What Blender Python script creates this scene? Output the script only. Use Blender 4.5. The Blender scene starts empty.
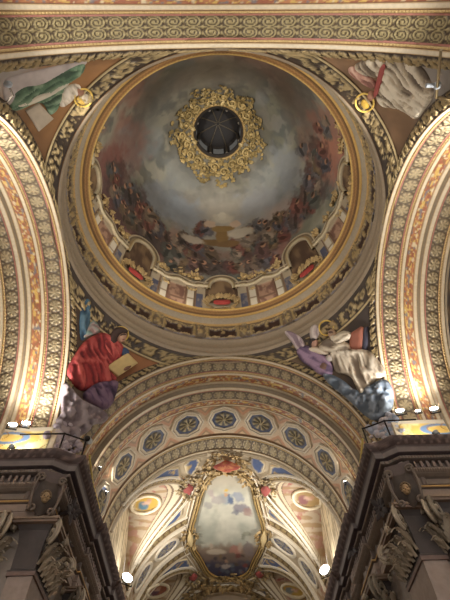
import bpy, math, random
import numpy as np
from mathutils import Vector
from mathutils.geometry import delaunay_2d_cdt

rng = np.random.default_rng(7)
random.seed(7)
SC = bpy.context.scene
COL = SC.collection
PI = math.pi

# ------------------------------------------------------------------ measures (metres, eye height = 0)
A, AO, ZS = 6.415, 5.773, 10.987        # half side of the crossing, arch radius, springing height
R2 = 5.55                               # radius of the inner arch order / chancel vault
RIM_Z = 20.15
DZ0, DR0, DHZ = 20.0, 7.05, 14.93         # dome profile
CAM = dict(loc=(-0.269, -7.404, 0.0), yaw=math.radians(1.84), pitch=math.radians(57.533), roll=math.radians(-2.416), f=452.744)

# ------------------------------------------------------------------ camera
cy, sy = math.cos(CAM['yaw']), math.sin(CAM['yaw'])
cp, sp = math.cos(CAM['pitch']), math.sin(CAM['pitch'])
FW = np.array([sy * cp, cy * cp, sp]); RT = np.array([cy, -sy, 0.0]); UP = np.cross(RT, FW)
cr, sr = math.cos(CAM['roll']), math.sin(CAM['roll'])
RT, UP = RT * cr + UP * sr, UP * cr - RT * sr
EYE = np.array(CAM['loc'])
cam_d = bpy.data.cameras.new('camera')
cam = bpy.data.objects.new('camera', cam_d); COL.objects.link(cam)
from mathutils import Matrix
m = Matrix.Identity(4)
for i in range(3):
    m[i][0], m[i][1], m[i][2], m[i][3] = RT[i], UP[i], -FW[i], EYE[i]
cam.matrix_world = m
cam_d.sensor_fit = 'VERTICAL'; cam_d.sensor_height = 24.0
cam_d.lens = 24.0 * CAM['f'] / 600.0
cam_d.clip_end = 300
SC.camera = cam

def project(P):
    v = P - EYE; d = v @ FW
    return np.stack([225 + CAM['f'] * (v @ RT) / d, 300 - CAM['f'] * (v @ UP) / d], -1)

def rays(px):
    px = np.asarray(px, float).reshape(-1, 2)
    return FW * CAM['f'] + np.outer(px[:, 0] - 225, RT) - np.outer(px[:, 1] - 300, UP)

# ------------------------------------------------------------------ colour and noise
def lin(c):
    c = np.asarray(c, float) / 255.0
    return np.where(c <= 0.04045, c / 12.92, ((c + 0.055) / 1.055) ** 2.4)

def rgb(r, g, b): return lin((r, g, b))

CREAM = rgb(206, 190, 162); WHITE = rgb(216, 204, 182); GOLD = rgb(196, 158, 92); OLIVE = rgb(160, 138, 96)
DARKG = rgb(74, 58, 38); RED = rgb(176, 92, 76); PINK = rgb(196, 142, 122); TAUPE = rgb(150, 132, 112)
STONE = rgb(128, 112, 102); BLUE = rgb(78, 96, 146)

def _hash(ix, iy, iz):
    n = (ix * 374761393 + iy * 668265263 + iz * 1274126177) & 0xffffffff
    n = ((n ^ (n >> 13)) * 1103515245) & 0xffffffff
    return ((n ^ (n >> 16)) & 0xffff) / 65535.0

def vnoise(x, y, z=0.0):
    x, y, z = np.broadcast_arrays(np.asarray(x, float), np.asarray(y, float), np.asarray(z, float))
    ix, iy, iz = np.floor(x).astype(np.int64), np.floor(y).astype(np.int64), np.floor(z).astype(np.int64)
    fx, fy, fz = x - ix, y - iy, z - iz
    fx, fy, fz = [t * t * (3 - 2 * t) for t in (fx, fy, fz)]
    r = 0
    for a in (0, 1):
        for b in (0, 1):
            for c in (0, 1):
                w = (fx if a else 1 - fx) * (fy if b else 1 - fy) * (fz if c else 1 - fz)
                r = r + w * _hash(ix + a, iy + b, iz + c)
    return r

def fbm(x, y, z=0.0, o=4):
    r, s, t = 0, 0.5, 0
    for i in range(o):
        r = r + s * vnoise(np.asarray(x) * 2 ** i + 17 * i, np.asarray(y) * 2 ** i + 5 * i, np.asarray(z) * 2 ** i); t += s; s *= 0.5
    return r / t

def mix(a, b, t):
    t = np.clip(np.asarray(t, float), 0, 1)[..., None]
    return a * (1 - t) + b * t

def sstep(a, b, x):
    t = np.clip((np.asarray(x, float) - a) / (b - a), 0, 1); return t * t * (3 - 2 * t)

# ------------------------------------------------------------------ materials
def new_mat(name):
    mt = bpy.data.materials.new(name); mt.use_nodes = True
    nt = mt.node_tree; b = nt.nodes['Principled BSDF']
    return mt, nt, b

def attr_mat(name, rough, metal, bump=0.0, scale=6.0, vary=0.25):
    mt, nt, b = new_mat(name)
    at = nt.nodes.new('ShaderNodeAttribute'); at.attribute_name = 'Col'
    no = nt.nodes.new('ShaderNodeTexNoise'); no.inputs['Scale'].default_value = scale; no.inputs['Detail'].default_value = 6
    tc = nt.nodes.new('ShaderNodeTexCoord'); nt.links.new(tc.outputs['Object'], no.inputs['Vector'])
    mr = nt.nodes.new('ShaderNodeMapRange'); mr.inputs['To Min'].default_value = 1 - vary; mr.inputs['To Max'].default_value = 1 + vary
    nt.links.new(no.outputs['Fac'], mr.inputs['Value'])
    mx = nt.nodes.new('ShaderNodeMix'); mx.data_type = 'RGBA'; mx.blend_type = 'MULTIPLY'; mx.inputs['Factor'].default_value = 1
    nt.links.new(at.outputs['Color'], mx.inputs[6]); nt.links.new(mr.outputs['Result'], mx.inputs[7])
    nt.links.new(mx.outputs[2], b.inputs['Base Color'])
    b.inputs['Roughness'].default_value = rough
    if metal:
        ml = nt.nodes.new('ShaderNodeMath'); ml.operation = 'MULTIPLY'; ml.inputs[1].default_value = metal
        nt.links.new(at.outputs['Alpha'], ml.inputs[0]); nt.links.new(ml.outputs[0], b.inputs['Metallic'])
    if bump:
        bp = nt.nodes.new('ShaderNodeBump'); bp.inputs['Strength'].default_value = bump; bp.inputs['Distance'].default_value = 0.03
        nt.links.new(no.outputs['Fac'], bp.inputs['Height']); nt.links.new(bp.outputs['Normal'], b.inputs['Normal'])
    return mt

def plain_mat(name, c, rough=0.6, metal=0.0, emit=0.0, noise=0.2):
    mt, nt, b = new_mat(name)
    no = nt.nodes.new('ShaderNodeTexNoise'); no.inputs['Scale'].default_value = 5; no.inputs['Detail'].default_value = 5
    rp = nt.nodes.new('ShaderNodeMix'); rp.data_type = 'RGBA'
    nt.links.new(no.outputs['Fac'], rp.inputs['Factor'])
    c = np.asarray(c)
    rp.inputs[6].default_value = (*(c * (1 - noise)), 1); rp.inputs[7].default_value = (*np.minimum(c * (1 + noise), 1), 1)
    nt.links.new(rp.outputs[2], b.inputs['Base Color'])
    b.inputs['Roughness'].default_value = rough; b.inputs['Metallic'].default_value = metal
    if emit:
        b.inputs['Emission Color'].default_value = (1, 0.95, 0.86, 1); b.inputs['Emission Strength'].default_value = emit
    return mt

M_STUCCO = attr_mat('gilded_stucco', 0.5, 0.45, 0.25, 9.0, 0.22)
M_FRESCO = attr_mat('fresco_paint', 0.75, 0.0, 0.05, 1.6, 0.16)
M_STONE = attr_mat('grey_stone', 0.6, 0.35, 0.3, 5.0, 0.28)
M_IRON = plain_mat('black_iron', rgb(38, 34, 32), 0.5, 0.6)
M_LAMP = plain_mat('lit_lens', rgb(255, 250, 240), 0.3, 0, 90.0, 0.02)
M_LAMP2 = plain_mat('small_lit_lens', rgb(255, 245, 225), 0.3, 0, 25.0, 0.02)
M_HOUSE = plain_mat('lamp_housing_paint', rgb(170, 176, 182), 0.4, 0.2)
M_YELLOW_TUBE = plain_mat('yellow_tube', rgb(226, 202, 110), 0.5)
M_FLOOR = plain_mat('floor_marble', rgb(150, 132, 112), 0.4)
M_DARKGLASS = plain_mat('dim_glass', rgb(96, 98, 96), 0.2, 0, 0.07)

# ------------------------------------------------------------------ objects
def tag(o, label=None, cat=None, group=None, kind=None):
    if label: o['label'] = label
    if cat: o['category'] = cat
    if group: o['group'] = group
    if kind: o['kind'] = kind
    return o

def empty(name, loc=(0, 0, 0), label=None, cat=None, group=None):
    o = bpy.data.objects.new(name, None); COL.objects.link(o); o.location = loc
    o.empty_display_size = 0.2
    return tag(o, label, cat, group)

def mesh_obj(name, V, F, C, mat, parent=None, smooth=True):
    V = np.asarray(V, float)
    me = bpy.data.meshes.new(name)
    if isinstance(F, np.ndarray):
        k = F.shape[1]; n = len(F)
        me.vertices.add(len(V)); me.vertices.foreach_set('co', V.ravel())
        me.loops.add(n * k); me.loops.foreach_set('vertex_index', F.ravel().astype(np.int32))
        me.polygons.add(n); me.polygons.foreach_set('loop_start', np.arange(0, n * k, k, dtype=np.int32))
        me.update(calc_edges=True)
    else:
        me.from_pydata([tuple(v) for v in V], [], F)
    if C is not None:
        C = np.asarray(C, float)
        if C.ndim == 1: C = np.tile(C, (len(V), 1))
        if C.shape[1] == 3: C = np.concatenate([C, np.zeros((len(C), 1))], 1)
        a = me.color_attributes.new('Col', 'FLOAT_COLOR', 'POINT'); a.data.foreach_set('color', C.astype(np.float32).ravel())
    me.polygons.foreach_set('use_smooth', np.full(len(me.polygons), smooth))
    me.materials.append(mat); me.update()
    o = bpy.data.objects.new(name, me); COL.objects.link(o)
    if parent is not None:
        o.parent = parent
        if parent.location.length > 0: o.matrix_parent_inverse = Matrix.Translation(-parent.location)
    return o

def grid_faces(n, m_, closed=False):
    i = np.arange(n if closed else n - 1)[:, None]; j = np.arange(m_ - 1)[None]
    i2 = (i + 1) % n
    a = i * m_ + j; b = i2 * m_ + j; c = i2 * m_ + j + 1; d = i * m_ + j + 1
    return np.stack([a, b, c, d], -1).reshape(-1, 4)

def grid_obj(name, P, C, mat, parent=None, closed=False, smooth=True):
    n, m_ = P.shape[:2]
    C = np.asarray(C, float)
    if C.ndim == 1: C = np.broadcast_to(C, (n, m_, C.shape[0]))
    return mesh_obj(name, P.reshape(-1, 3), grid_faces(n, m_, closed), C.reshape(n * m_, -1), mat, parent, smooth)

def alpha(C, a):
    C = np.asarray(C, float)
    a = np.broadcast_to(np.asarray(a, float), C.shape[:-1])
    return np.concatenate([C, a[..., None]], -1)

class MB:
    def __init__(s): s.V, s.F, s.C, s.n = [], [], [], 0
    def add(s, V, F, c):
        V = np.asarray(V, float).reshape(-1, 3); c = np.asarray(c, float)
        if c.ndim == 1: c = np.tile(c, (len(V), 1))
        if c.shape[1] == 3: c = np.concatenate([c, np.zeros((len(c), 1))], 1)
        s.V.append(V); s.C.append(c); s.F += [tuple(int(x) + s.n for x in f) for f in F]; s.n += len(V)
    def grid(s, P, c, closed=False):
        n, m_ = P.shape[:2]; c = np.asarray(c, float)
        if c.ndim == 3: c = c.reshape(n * m_, -1)
        s.add(P.reshape(-1, 3), grid_faces(n, m_, closed), c)
    def box(s, lo, hi, c, M=None):
        V = np.array([[x, y, z] for x in (lo[0], hi[0]) for y in (lo[1], hi[1]) for z in (lo[2], hi[2])], float)
        if M is not None: V = V @ M[0].T + M[1]
        s.add(V, [(0, 1, 3, 2), (4, 6, 7, 5), (0, 4, 5, 1), (2, 3, 7, 6), (0, 2, 6, 4), (1, 5, 7, 3)], c)
    def tube(s, pts, r, c, k=8):
        pts = np.asarray(pts, float); n = len(pts)
        r = np.broadcast_to(np.asarray(r, float), (n,))
        T = np.gradient(pts, axis=0); T /= np.linalg.norm(T, axis=1)[:, None] + 1e-9
        ref = np.array([0.12, 0.2, 0.97]) if abs(T[:, 2]).mean() < 0.8 else np.array([0.97, 0.2, 0.1])
        B = np.cross(T, ref); B /= np.linalg.norm(B, axis=1)[:, None] + 1e-9
        N = np.cross(B, T); a = np.linspace(0, 2 * PI, k, endpoint=False)
        P = pts[:, None] + r[:, None, None] * (np.cos(a)[None, :, None] * N[:, None] + np.sin(a)[None, :, None] * B[:, None])
        P = np.concatenate([P, P[:, :1]], 1); s.grid(P, c)
        s.add(np.concatenate([P[0, :-1], P[-1, :-1]]), [tuple(range(k))[::-1], tuple(range(k, 2 * k))], c)
    def ball(s, ctr, r, c, n=8, M=None):
        u = np.linspace(0, PI, n)[:, None]; v = np.linspace(0, 2 * PI, 2 * n)[None]
        P = np.stack([np.sin(u) * np.cos(v), np.sin(u) * np.sin(v), np.cos(u) + 0 * v], -1) * np.asarray(r)
        if M is not None: P = P @ M.T
        s.grid(P + np.asarray(ctr), c)
    def leaf(s, base, d, nrm, L, W, curl, c, n=7):
        """an acanthus leaf: runs from base along d, bowed off the surface along nrm, its tip curling over"""
        base, d, nrm = [np.asarray(t, float) for t in (base, d, nrm)]
        d = d / np.linalg.norm(d); nrm = nrm - d * (nrm @ d); nrm /= np.linalg.norm(nrm) + 1e-9; side = np.cross(d, nrm)
        t = np.linspace(0, 1, n)[:, None]; v = np.linspace(-1, 1, 5)[None]
        ang = curl * t ** 2
        along = L * np.where(np.abs(curl) > 1e-3, np.sin(ang) / np.maximum(curl * np.maximum(t, 1e-3), 1e-3), t)
        off = L * 0.12 * np.sin(PI * t) + L * np.maximum(curl, 0) * 0.30 * t ** 2
        w = W * (0.55 + 0.45 * np.sin(PI * np.clip(t * 1.1, 0, 1))) * (1 - 0.75 * t ** 3) * (1 + 0.18 * np.cos(t * 19))
        P = base + along[..., None] * d + (off - 0.25 * W * v ** 2 + 0.10 * W * (1 - v ** 2))[..., None] * nrm + (v * w)[..., None] * side
        s.grid(P, c)
    def build(s, name, mat, parent=None, smooth=True):
        return mesh_obj(name, np.concatenate(s.V), s.F, np.concatenate(s.C), mat, parent, smooth)

def lathe(name, prof, C, mat, parent=None, n=220, h=None, zc=0):
    prof = np.asarray(prof, float)
    a = np.linspace(0, 2 * PI, n, endpoint=False)[:, None]
    r, z = prof[:, 0][None] + 0 * a, prof[:, 1][None] + 0 * a
    if h is not None: r = r - h(a, z)
    P = np.stack([r * np.sin(a), r * np.cos(a), z], -1)
    return grid_obj(name, P, C, mat, parent, closed=True)

# ------------------------------------------------------------------ ornament heights and colours
def rosette_h(u, v, per, asp=1.0):
    """gilded acanthus rosettes along a band: u metres along, v -1..1 across; 0..1"""
    cell = np.floor(u / per); p = ((u / per) % 1.0) * 2 - 1; q = v
    r = np.hypot(p * 1.0, q * 0.97); a = np.arctan2(q, p) + 0.4 * np.sin(cell * 2.3)
    dome_ = sstep(1.0, 0.86, r) * (0.20 + 0.34 * (1 - r))
    pet = (0.5 + 0.5 * np.cos(7 * a + 2.0 * r)) * sstep(0.92, 0.70, r) * sstep(0.22, 0.36, r) * 0.60
    inner = np.exp(-((r - 0.52) / 0.06) ** 2) * -0.18
    bud = 0.4 * sstep(0.26, 0.10, r)
    cor = np.exp(-(((np.abs(p) - 1) / 0.16) ** 2)) * np.exp(-((np.abs(q) - 0.75) / 0.2) ** 2) * 0.55
    return np.clip(np.maximum(dome_ + pet + inner + bud, cor), 0, 1)

def scroll_h(u, v, per):
    """heart-shaped pairs of spiral scrolls with a leaf between them"""
    p = ((u / per) % 1.0) * 2 - 1; q = v
    h = 0
    for sgn in (1, -1):
        dx, dy = p + 0.05, q - sgn * 0.48
        r = np.hypot(dx * 0.62, dy * 1.02); a = np.arctan2(dy * sgn * 1.02, dx * 0.62)
        sp_ = 0.5 + 0.5 * np.cos(2 * PI * (r * 4.2 - a / (2 * PI)))
        h = np.maximum(h, sp_ ** 0.9 * sstep(0.62, 0.50, r))
        h = np.maximum(h, sstep(0.10, 0.05, r))
    leaf_ = np.exp(-((np.abs(p) - 1.0) / 0.15) ** 2) * (0.55 + 0.45 * np.cos(11 * q)) + np.exp(-(q / 0.09) ** 2) * (0.5 + 0.5 * np.cos(9 * p))
    h = np.maximum(h, 0.85 * leaf_)
    h = h * (0.75 + 0.35 * vnoise(u * 22, v * 7, 5.0))
    return np.clip(h, 0, 1)

def leafy_h(u, v, s=1.0):
    k = np.floor(u / (0.30 * s)); p = ((u / (0.30 * s)) % 1.0) * 2 - 1
    off = 0.5 * np.sin(k * 2.1)
    r = np.hypot(p * 0.95, (v - off * 0.5) * 0.9); a = np.arctan2(v - off * 0.5, p)
    lump = sstep(0.95, 0.45, r + 0.16 * np.cos(5 * a + k)) * (0.55 + 0.45 * vnoise(u * 20 / s, v * 5, 3.3))
    fill = sstep(0.52, 0.75, vnoise(u * 11 / s, v * 4, 8.0)) * 0.7
    return np.clip(np.maximum(lump, fill), 0, 1)

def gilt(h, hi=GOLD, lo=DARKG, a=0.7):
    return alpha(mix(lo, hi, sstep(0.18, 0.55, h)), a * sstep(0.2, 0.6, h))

# ================================================================== SETTING
def struct(o, label=None): return tag(o, label, None, None, 'structure')

fl = MB(); fl.box((-24, -30, -1.75), (24, 40, -1.6), alpha(rgb(150, 132, 112), 0)); struct(fl.build('floor', M_FLOOR, None, False), 'marble church floor far below')

# ================================================================== THE FOUR GREAT ARCHES
def rotk(P, k):
    c, s_ = [(1, 0), (0, 1), (-1, 0), (0, -1)][k]
    x, y = P[..., 0].copy(), P[..., 1].copy()
    Q = P.copy(); Q[..., 0] = c * x - s_ * y; Q[..., 1] = s_ * x + c * y
    return Q

def arch_band(name, k, r, d0, d1, nd, per, hf, cf, amp, mat, parent, r_end=None):
    nth = max(120, int(PI * r / per))
    th = np.linspace(0, PI, nth)[:, None]; d = np.linspace(d0, d1, nd)[None]
    u = r * (th - PI / 2); v = (d - d0) / (d1 - d0) * 2 - 1
    u, v = np.broadcast_arrays(u, v)
    h = hf(u, v)
    rr = (r if r_end is None else r + (r_end - r) * (v + 1) / 2) - amp * h
    P = np.stack([rr * np.cos(th), A + d + 0 * th, ZS + rr * np.sin(th)], -1)
    return grid_obj(name, rotk(P, k), cf(u, v, h), mat, parent)

def arch_riser(name, k, r0, r1, d, c, parent):
    th = np.linspace(0, PI, 140)[:, None]; t = np.linspace(0, 1, 7)[None]
    rr = r0 + (r1 - r0) * t
    dd = d + 0 * t
    P = np.stack([rr * np.cos(th), A + dd + 0 * th, ZS + rr * np.sin(th)], -1)
    return grid_obj(name, rotk(P, k), alpha(np.broadcast_to(c, P.shape), 0.1), M_STUCCO, parent)

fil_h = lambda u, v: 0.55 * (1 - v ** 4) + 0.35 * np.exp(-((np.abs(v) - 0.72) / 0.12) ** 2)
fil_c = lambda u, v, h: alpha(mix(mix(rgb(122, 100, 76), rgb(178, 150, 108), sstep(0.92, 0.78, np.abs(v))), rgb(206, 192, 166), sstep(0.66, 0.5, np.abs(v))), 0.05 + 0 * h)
def bead_h(u, v): return np.sqrt(np.clip(1 - v ** 2, 0, 1)) * (0.25 + 0.75 * np.sqrt(np.abs(np.sin(u * PI / 0.115))))
bead_c = lambda u, v, h: gilt(h + 0.15, rgb(192, 164, 112), rgb(138, 96, 76))
def frieze_c(u, v, h):
    n = fbm(u * 3.4, v * 2.2, 1.0)
    c = mix(rgb(150, 92, 68), rgb(176, 120, 84), sstep(0.4, 0.6, n))
    st = np.abs(v - 0.45 * np.sin(u * 2 * PI / 0.62)); c = mix(c, rgb(128, 104, 64), sstep(0.14, 0.06, st))
    lf = vnoise(u * 11, v * 3.2, 6.0); c = mix(c, rgb(204, 170, 96), sstep(0.60, 0.70, lf))
    c = mix(c, rgb(112, 116, 124), sstep(0.74, 0.82, vnoise(u * 6, v * 2.4, 9.0)) * 0.8)
    c = mix(c, rgb(206, 190, 156), sstep(0.76, 0.84, vnoise(u * 8.1, v * 2.6, 4.0)))
    return alpha(mix(c, rgb(136, 92, 66), sstep(0.82, 0.95, np.abs(v))), 0.1 + 0 * u)
frieze_h = lambda u, v: 0.4 * fbm(u * 6, v * 4, 2.0) + 0.6 * sstep(0.86, 0.95, np.abs(v))
ros_bg = rgb(104, 86, 62)
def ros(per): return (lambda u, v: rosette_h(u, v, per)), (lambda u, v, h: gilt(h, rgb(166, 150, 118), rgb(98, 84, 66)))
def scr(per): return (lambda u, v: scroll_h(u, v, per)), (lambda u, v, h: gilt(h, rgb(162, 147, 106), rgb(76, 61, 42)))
red_h = lambda u, v: 0.2 + 0 * u * v
red_c = lambda u, v, h: alpha(np.broadcast_to(rgb(168, 112, 98), h.shape + (3,)), 0 * h)

ARCH_LABEL = {0: 'far chancel arch with octagonal coffers below the dome', 1: 'left transept arch with gilded rosette bands at the edge of the picture',
              2: 'near arch crossing the top above the dome with gilded scroll band', 3: 'right transept arch with gilded rosette bands beside the white robed saint'}
def make_arch(k):
    a = empty('arch', (0, 0, 0), ARCH_LABEL[k], 'arch')
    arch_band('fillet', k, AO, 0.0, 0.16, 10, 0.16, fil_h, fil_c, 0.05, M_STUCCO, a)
    arch_band('bead_moulding', k, AO, 0.16, 0.25, 6, 0.02, bead_h, bead_c, 0.05, M_STUCCO, a)
    arch_band('red_line', k, AO, 0.25, 0.30, 3, 0.2, red_h, red_c, 0.02, M_STUCCO, a)
    if k == 2: h_, c_ = scr(0.605)
    else: h_, c_ = ros(0.555)
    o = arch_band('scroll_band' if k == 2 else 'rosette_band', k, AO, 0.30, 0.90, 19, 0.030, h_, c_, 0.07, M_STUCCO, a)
    tag(o, 'gilded scrollwork band' if k == 2 else 'gilded rosette band')
    arch_band('red_line', k, AO, 0.90, 0.945, 3, 0.2, red_h, red_c, 0.02, M_STUCCO, a)
    arch_band('bead_moulding', k, AO, 0.945, 1.03, 6, 0.02, bead_h, bead_c, 0.05, M_STUCCO, a)
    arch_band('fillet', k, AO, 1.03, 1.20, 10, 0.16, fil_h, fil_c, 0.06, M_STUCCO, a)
    o = arch_band('painted_frieze', k, AO + 0.01, 1.20, 1.58, 12, 0.05, frieze_h, frieze_c, 0.025, M_STUCCO, a)
    tag(o, 'orange and gold painted frieze')
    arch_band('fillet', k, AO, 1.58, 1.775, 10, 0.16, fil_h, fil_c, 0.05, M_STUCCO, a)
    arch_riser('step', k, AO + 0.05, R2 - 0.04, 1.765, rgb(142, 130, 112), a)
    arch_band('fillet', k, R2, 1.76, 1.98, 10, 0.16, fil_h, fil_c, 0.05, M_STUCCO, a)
    arch_band('red_line', k, R2, 1.98, 2.03, 3, 0.2, red_h, red_c, 0.02, M_STUCCO, a)
    h2, c2 = ros(0.565)
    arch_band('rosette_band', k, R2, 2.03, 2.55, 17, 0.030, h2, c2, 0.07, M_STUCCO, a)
    if k in (1, 3):
        arch_band('bead_moulding', k, R2, 2.55, 2.64, 6, 0.02, bead_h, bead_c, 0.05, M_STUCCO, a)
        arch_band('fillet', k, R2, 2.64, 2.82, 10, 0.16, fil_h, fil_c, 0.05, M_STUCCO, a)
        arch_riser('step', k, R2, R2 - 0.2, 2.84, rgb(142, 130, 112), a)
    else:
        arch_band('fillet', k, R2, 2.55, 2.63, 6, 0.16, fil_h, fil_c, 0.04, M_STUCCO, a)
        arch_band('painted_frieze', k, R2, 2.63, 2.93, 10, 0.05, frieze_h, frieze_c, 0.02, M_STUCCO, a)
        arch_band('fillet', k, R2, 2.93, 3.05, 7, 0.16, fil_h, fil_c, 0.04, M_STUCCO, a)
    o = arch_band('light_stop_shell', k, AO + 0.14, -0.01, 6.9 if k in (0, 2) else 3.2, 4, 0.3, red_h, red_c, 0.0, M_STUCCO, a)  # unseen shell added behind the bands to stop light leaking through joints
    return a
arches = [make_arch(k) for k in range(4)]

# ---- octagonal coffer zone of the chancel arch (y = A+3.05 .. A+5.15) and closing rosette band
fa = arches[0]
Y0, Y1 = A + 3.05, A + 5.2
def cof_c(u, v, h):
    y = (v + 1) / 2 * (Y1 - Y0)
    ang = u / R2
    c0 = np.round(ang / math.radians(20)) * math.radians(20)
    p = np.abs(((ang + math.radians(10)) / math.radians(20)) % 1.0 - 0.5) * 2     # 0 at coffer centre
    dist = np.abs(np.abs(v) + p - 1.25)
    c = np.broadcast_to(rgb(210, 186, 156), u.shape + (3,))
    tri = sstep(1.30, 1.36, np.abs(v) * 0.9 + p)
    c = mix(c, rgb(196, 148, 116), tri)
    c = mix(c, rgb(160, 134, 104), tri * sstep(1.50, 1.54, np.abs(v) * 0.9 + p))
    c = mix(c, rgb(206, 176, 140), tri * sstep(1.62, 1.66, np.abs(v) * 0.9 + p))
    c = mix(c, rgb(150, 120, 86), sstep(0.9, 0.94, np.abs(v)))
    return alpha(c, 0 * u)
arch_band('coffer_field', 0, R2 + 0.03, 3.05, 5.2, 60, 0.05, lambda u, v: 0 * u, cof_c, 0.0, M_STUCCO, fa)
def vault_pt(ang, y, r=R2):     # ang from the crown, + towards +x
    return np.stack([r * np.sin(ang), y + 0 * ang, ZS + r * np.cos(ang)], -1)
def coffer(ang0):
    yc = A + 4.0
    hu, hv = 0.90, 0.92
    parts = {}
    n = 64; a = np.linspace(0, 2 * PI, n, endpoint=False) + PI / 8
    def octo(s):
        k_ = np.cos(PI / 8) / np.cos((a % (PI / 4)) - PI / 8)
        return hu * s * k_ * np.cos(a), hv * s * k_ * np.sin(a)
    def ring(rings, cols, name, par):
        P = []
        for s, dh, el in rings:
            uu, vv = octo(s)
            if el: uu, vv = hu * s * np.cos(a) * 0.96, hv * s * np.sin(a) * 0.96
            P.append(vault_pt(ang0 + uu / R2, yc + vv, R2 - dh))
        P = np.stack(P, 1); C = np.broadcast_to(np.stack(cols)[None], P.shape)
        return grid_obj(name, P, alpha(C, 0.05), M_STUCCO, par, closed=True)
    f = ring([(1.0, 0.0, 0), (0.99, 0.08, 0), (0.93, 0.09, 0), (0.90, 0.05, 0), (0.84, 0.05, 0), (0.80, 0.09, 0), (0.74, 0.08, 0), (0.72, 0.0, 0)],
             [WHITE, WHITE, WHITE, TAUPE, CREAM, WHITE, WHITE, CREAM], 'coffer_frame', fa)
    r_ = np.linspace(0.02, 0.76, 16)
    aa = np.linspace(0, 2 * PI, 48, endpoint=False)[:, None]
    rr = r_[None]
    uu, vv = hu * rr * np.cos(aa), hv * rr * np.sin(aa)
    h = np.clip(0.5 + 0.5 * np.cos(8 * aa + 5 * rr), 0, 1) * sstep(0.56, 0.46, rr) * sstep(0.06, 0.16, rr) + sstep(0.16, 0.06, rr) 
    P = vault_pt(ang0 + uu / R2, yc + vv, R2 - 0.03 - 0.08 * np.clip(h, 0, 1))
    C = mix(mix(rgb(76, 87, 118), rgb(84, 78, 70), sstep(0.62, 0.5, rr) + 0 * h), rgb(160, 146, 112), sstep(0.35, 0.75, h))
    grid_obj('rosette', P, alpha(C, 0.5 * sstep(0.3, 0.7, h)), M_STUCCO, f, closed=True)
for i in range(-4, 5): coffer(math.radians(20 * i))
h3, c3 = ros(0.49)
arch_band('fillet', 0, R2, 5.2, 5.36, 8, 0.16, fil_h, fil_c, 0.06, M_STUCCO, fa)
arch_band('bead_moulding', 0, R2, 5.36, 5.46, 6, 0.03, bead_h, bead_c, 0.05, M_STUCCO, fa)
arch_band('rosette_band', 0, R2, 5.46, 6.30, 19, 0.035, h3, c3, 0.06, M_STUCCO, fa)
arch_band('fillet', 0, R2, 6.30, 6.48, 10, 0.16, fil_h, fil_c, 0.08, M_STUCCO, fa)

# ---- painted pedestals at the arch feet, above the cornice
def pedestal(sx, label):
    # block under the far foot of a transept arch: painted yellow with a blue scroll
    e = empty('arch_pedestal', (sx * 8.0, 5.7, 10.2), label, 'pedestal', None)
    x = np.linspace(6.42, 9.6, 110)[:, None]; z = np.linspace(10.1, 11.75, 46)[None]
    X, Z = np.broadcast_arrays(x, z)
    cxs = 7.9
    ring_ = np.abs(np.hypot((X - cxs) / 0.85, (Z - 11.35) / 0.30) - 0.75)
    n = fbm(X * 3, Z * 3, 5.0)
    C = mix(rgb(240, 224, 158), rgb(224, 186, 98), sstep(0.4, 0.62, n))
    C = mix(C, rgb(112, 140, 176), sstep(0.24, 0.12, ring_ + 0.12 * (n - 0.5)))
    sw = np.abs(np.sin(X * 4 + 2.2 * np.sin(Z * 5 + 1)) - (Z - 11.2) * 2)
    C = mix(C, rgb(150, 96, 44), sstep(0.12, 0.04, sw) * 0.8)
    C = mix(C, WHITE, sstep(11.62, 11.66, Z))
    P = np.stack([sx * X, 5.60 + 0 * X, Z], -1)
    if sx > 0: P = P[::-1]; C = C[::-1]
    grid_obj('painted_face', P, alpha(C, 0), M_FRESCO, e)
    b = MB(); b.box((min(sx * 6.42, sx * 9.6), 5.60, 11.75), (max(sx * 6.42, sx * 9.6), 6.2, 11.82), alpha(WHITE, 0))
    b.box((min(sx * 6.41, sx * 6.2), 5.62, 10.1), (max(sx * 6.41, sx * 6.2), 6.2, 11.75), alpha(CREAM, 0))
    b.build('ledge', M_STUCCO, e, False)
pedestal(-1, 'yellow painted pedestal with blue scroll above the left pier cornice')
pedestal(1, 'yellow painted pedestal with blue scroll above the right pier cornice')

# ---- transept vaults and end walls beyond the side arches (setting)
for sx, nm in ((-1, 'ceiling'), (1, 'ceiling')):
    th = np.linspace(0, PI, 60)[:, None]; d = np.linspace(9.25, 20, 40)[None]
    r = 5.7
    P = np.stack([sx * (d + 0 * th), r * np.cos(th) + 0 * d, ZS + r * np.sin(th) + 0 * d], -1)
    n = (np.floor(d * 1.2) + np.floor(th * 9)) % 2
    struct(grid_obj(nm, P, alpha(mix(rgb(110, 104, 104), rgb(146, 130, 112), n), 0), M_FRESCO), 'transept vault beyond the %s arch' % ('left' if sx < 0 else 'right'))
    b = MB(); b.box((min(sx * 20, sx * 20.3), -7, -1.6), (max(sx * 20, sx * 20.3), 7, 17), alpha(rgb(150, 136, 120), 0))
    struct(b.build('wall_%s_transept' % ('left' if sx < 0 else 'right'), M_FRESCO, None, False))

# ================================================================== PAINTED PATCHES
PR = math.hypot(A, AO)
def hit_pend(px):
    d = rays(px); c = np.array([0, 0, ZS]); oc = EYE - c
    a = (d * d).sum(1); b = 2 * d @ oc; cc = oc @ oc - PR * PR
    t = (-b + np.sqrt(np.maximum(b * b - 4 * a * cc, 0))) / (2 * a)
    P = EYE + d * t[:, None]; N = -(P - c) / PR
    return P, N

def poly_dist(p, poly):
    q = np.roll(poly, -1, 0); best = np.full(len(p), 1e9)
    for a, b in zip(poly, q):
        s = b - a; L = s @ s + 1e-12
        t = np.clip(((p - a) @ s) / L, 0, 1); best = np.minimum(best, np.hypot(*(p - a - t[:, None] * s).T))
    return best

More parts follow.
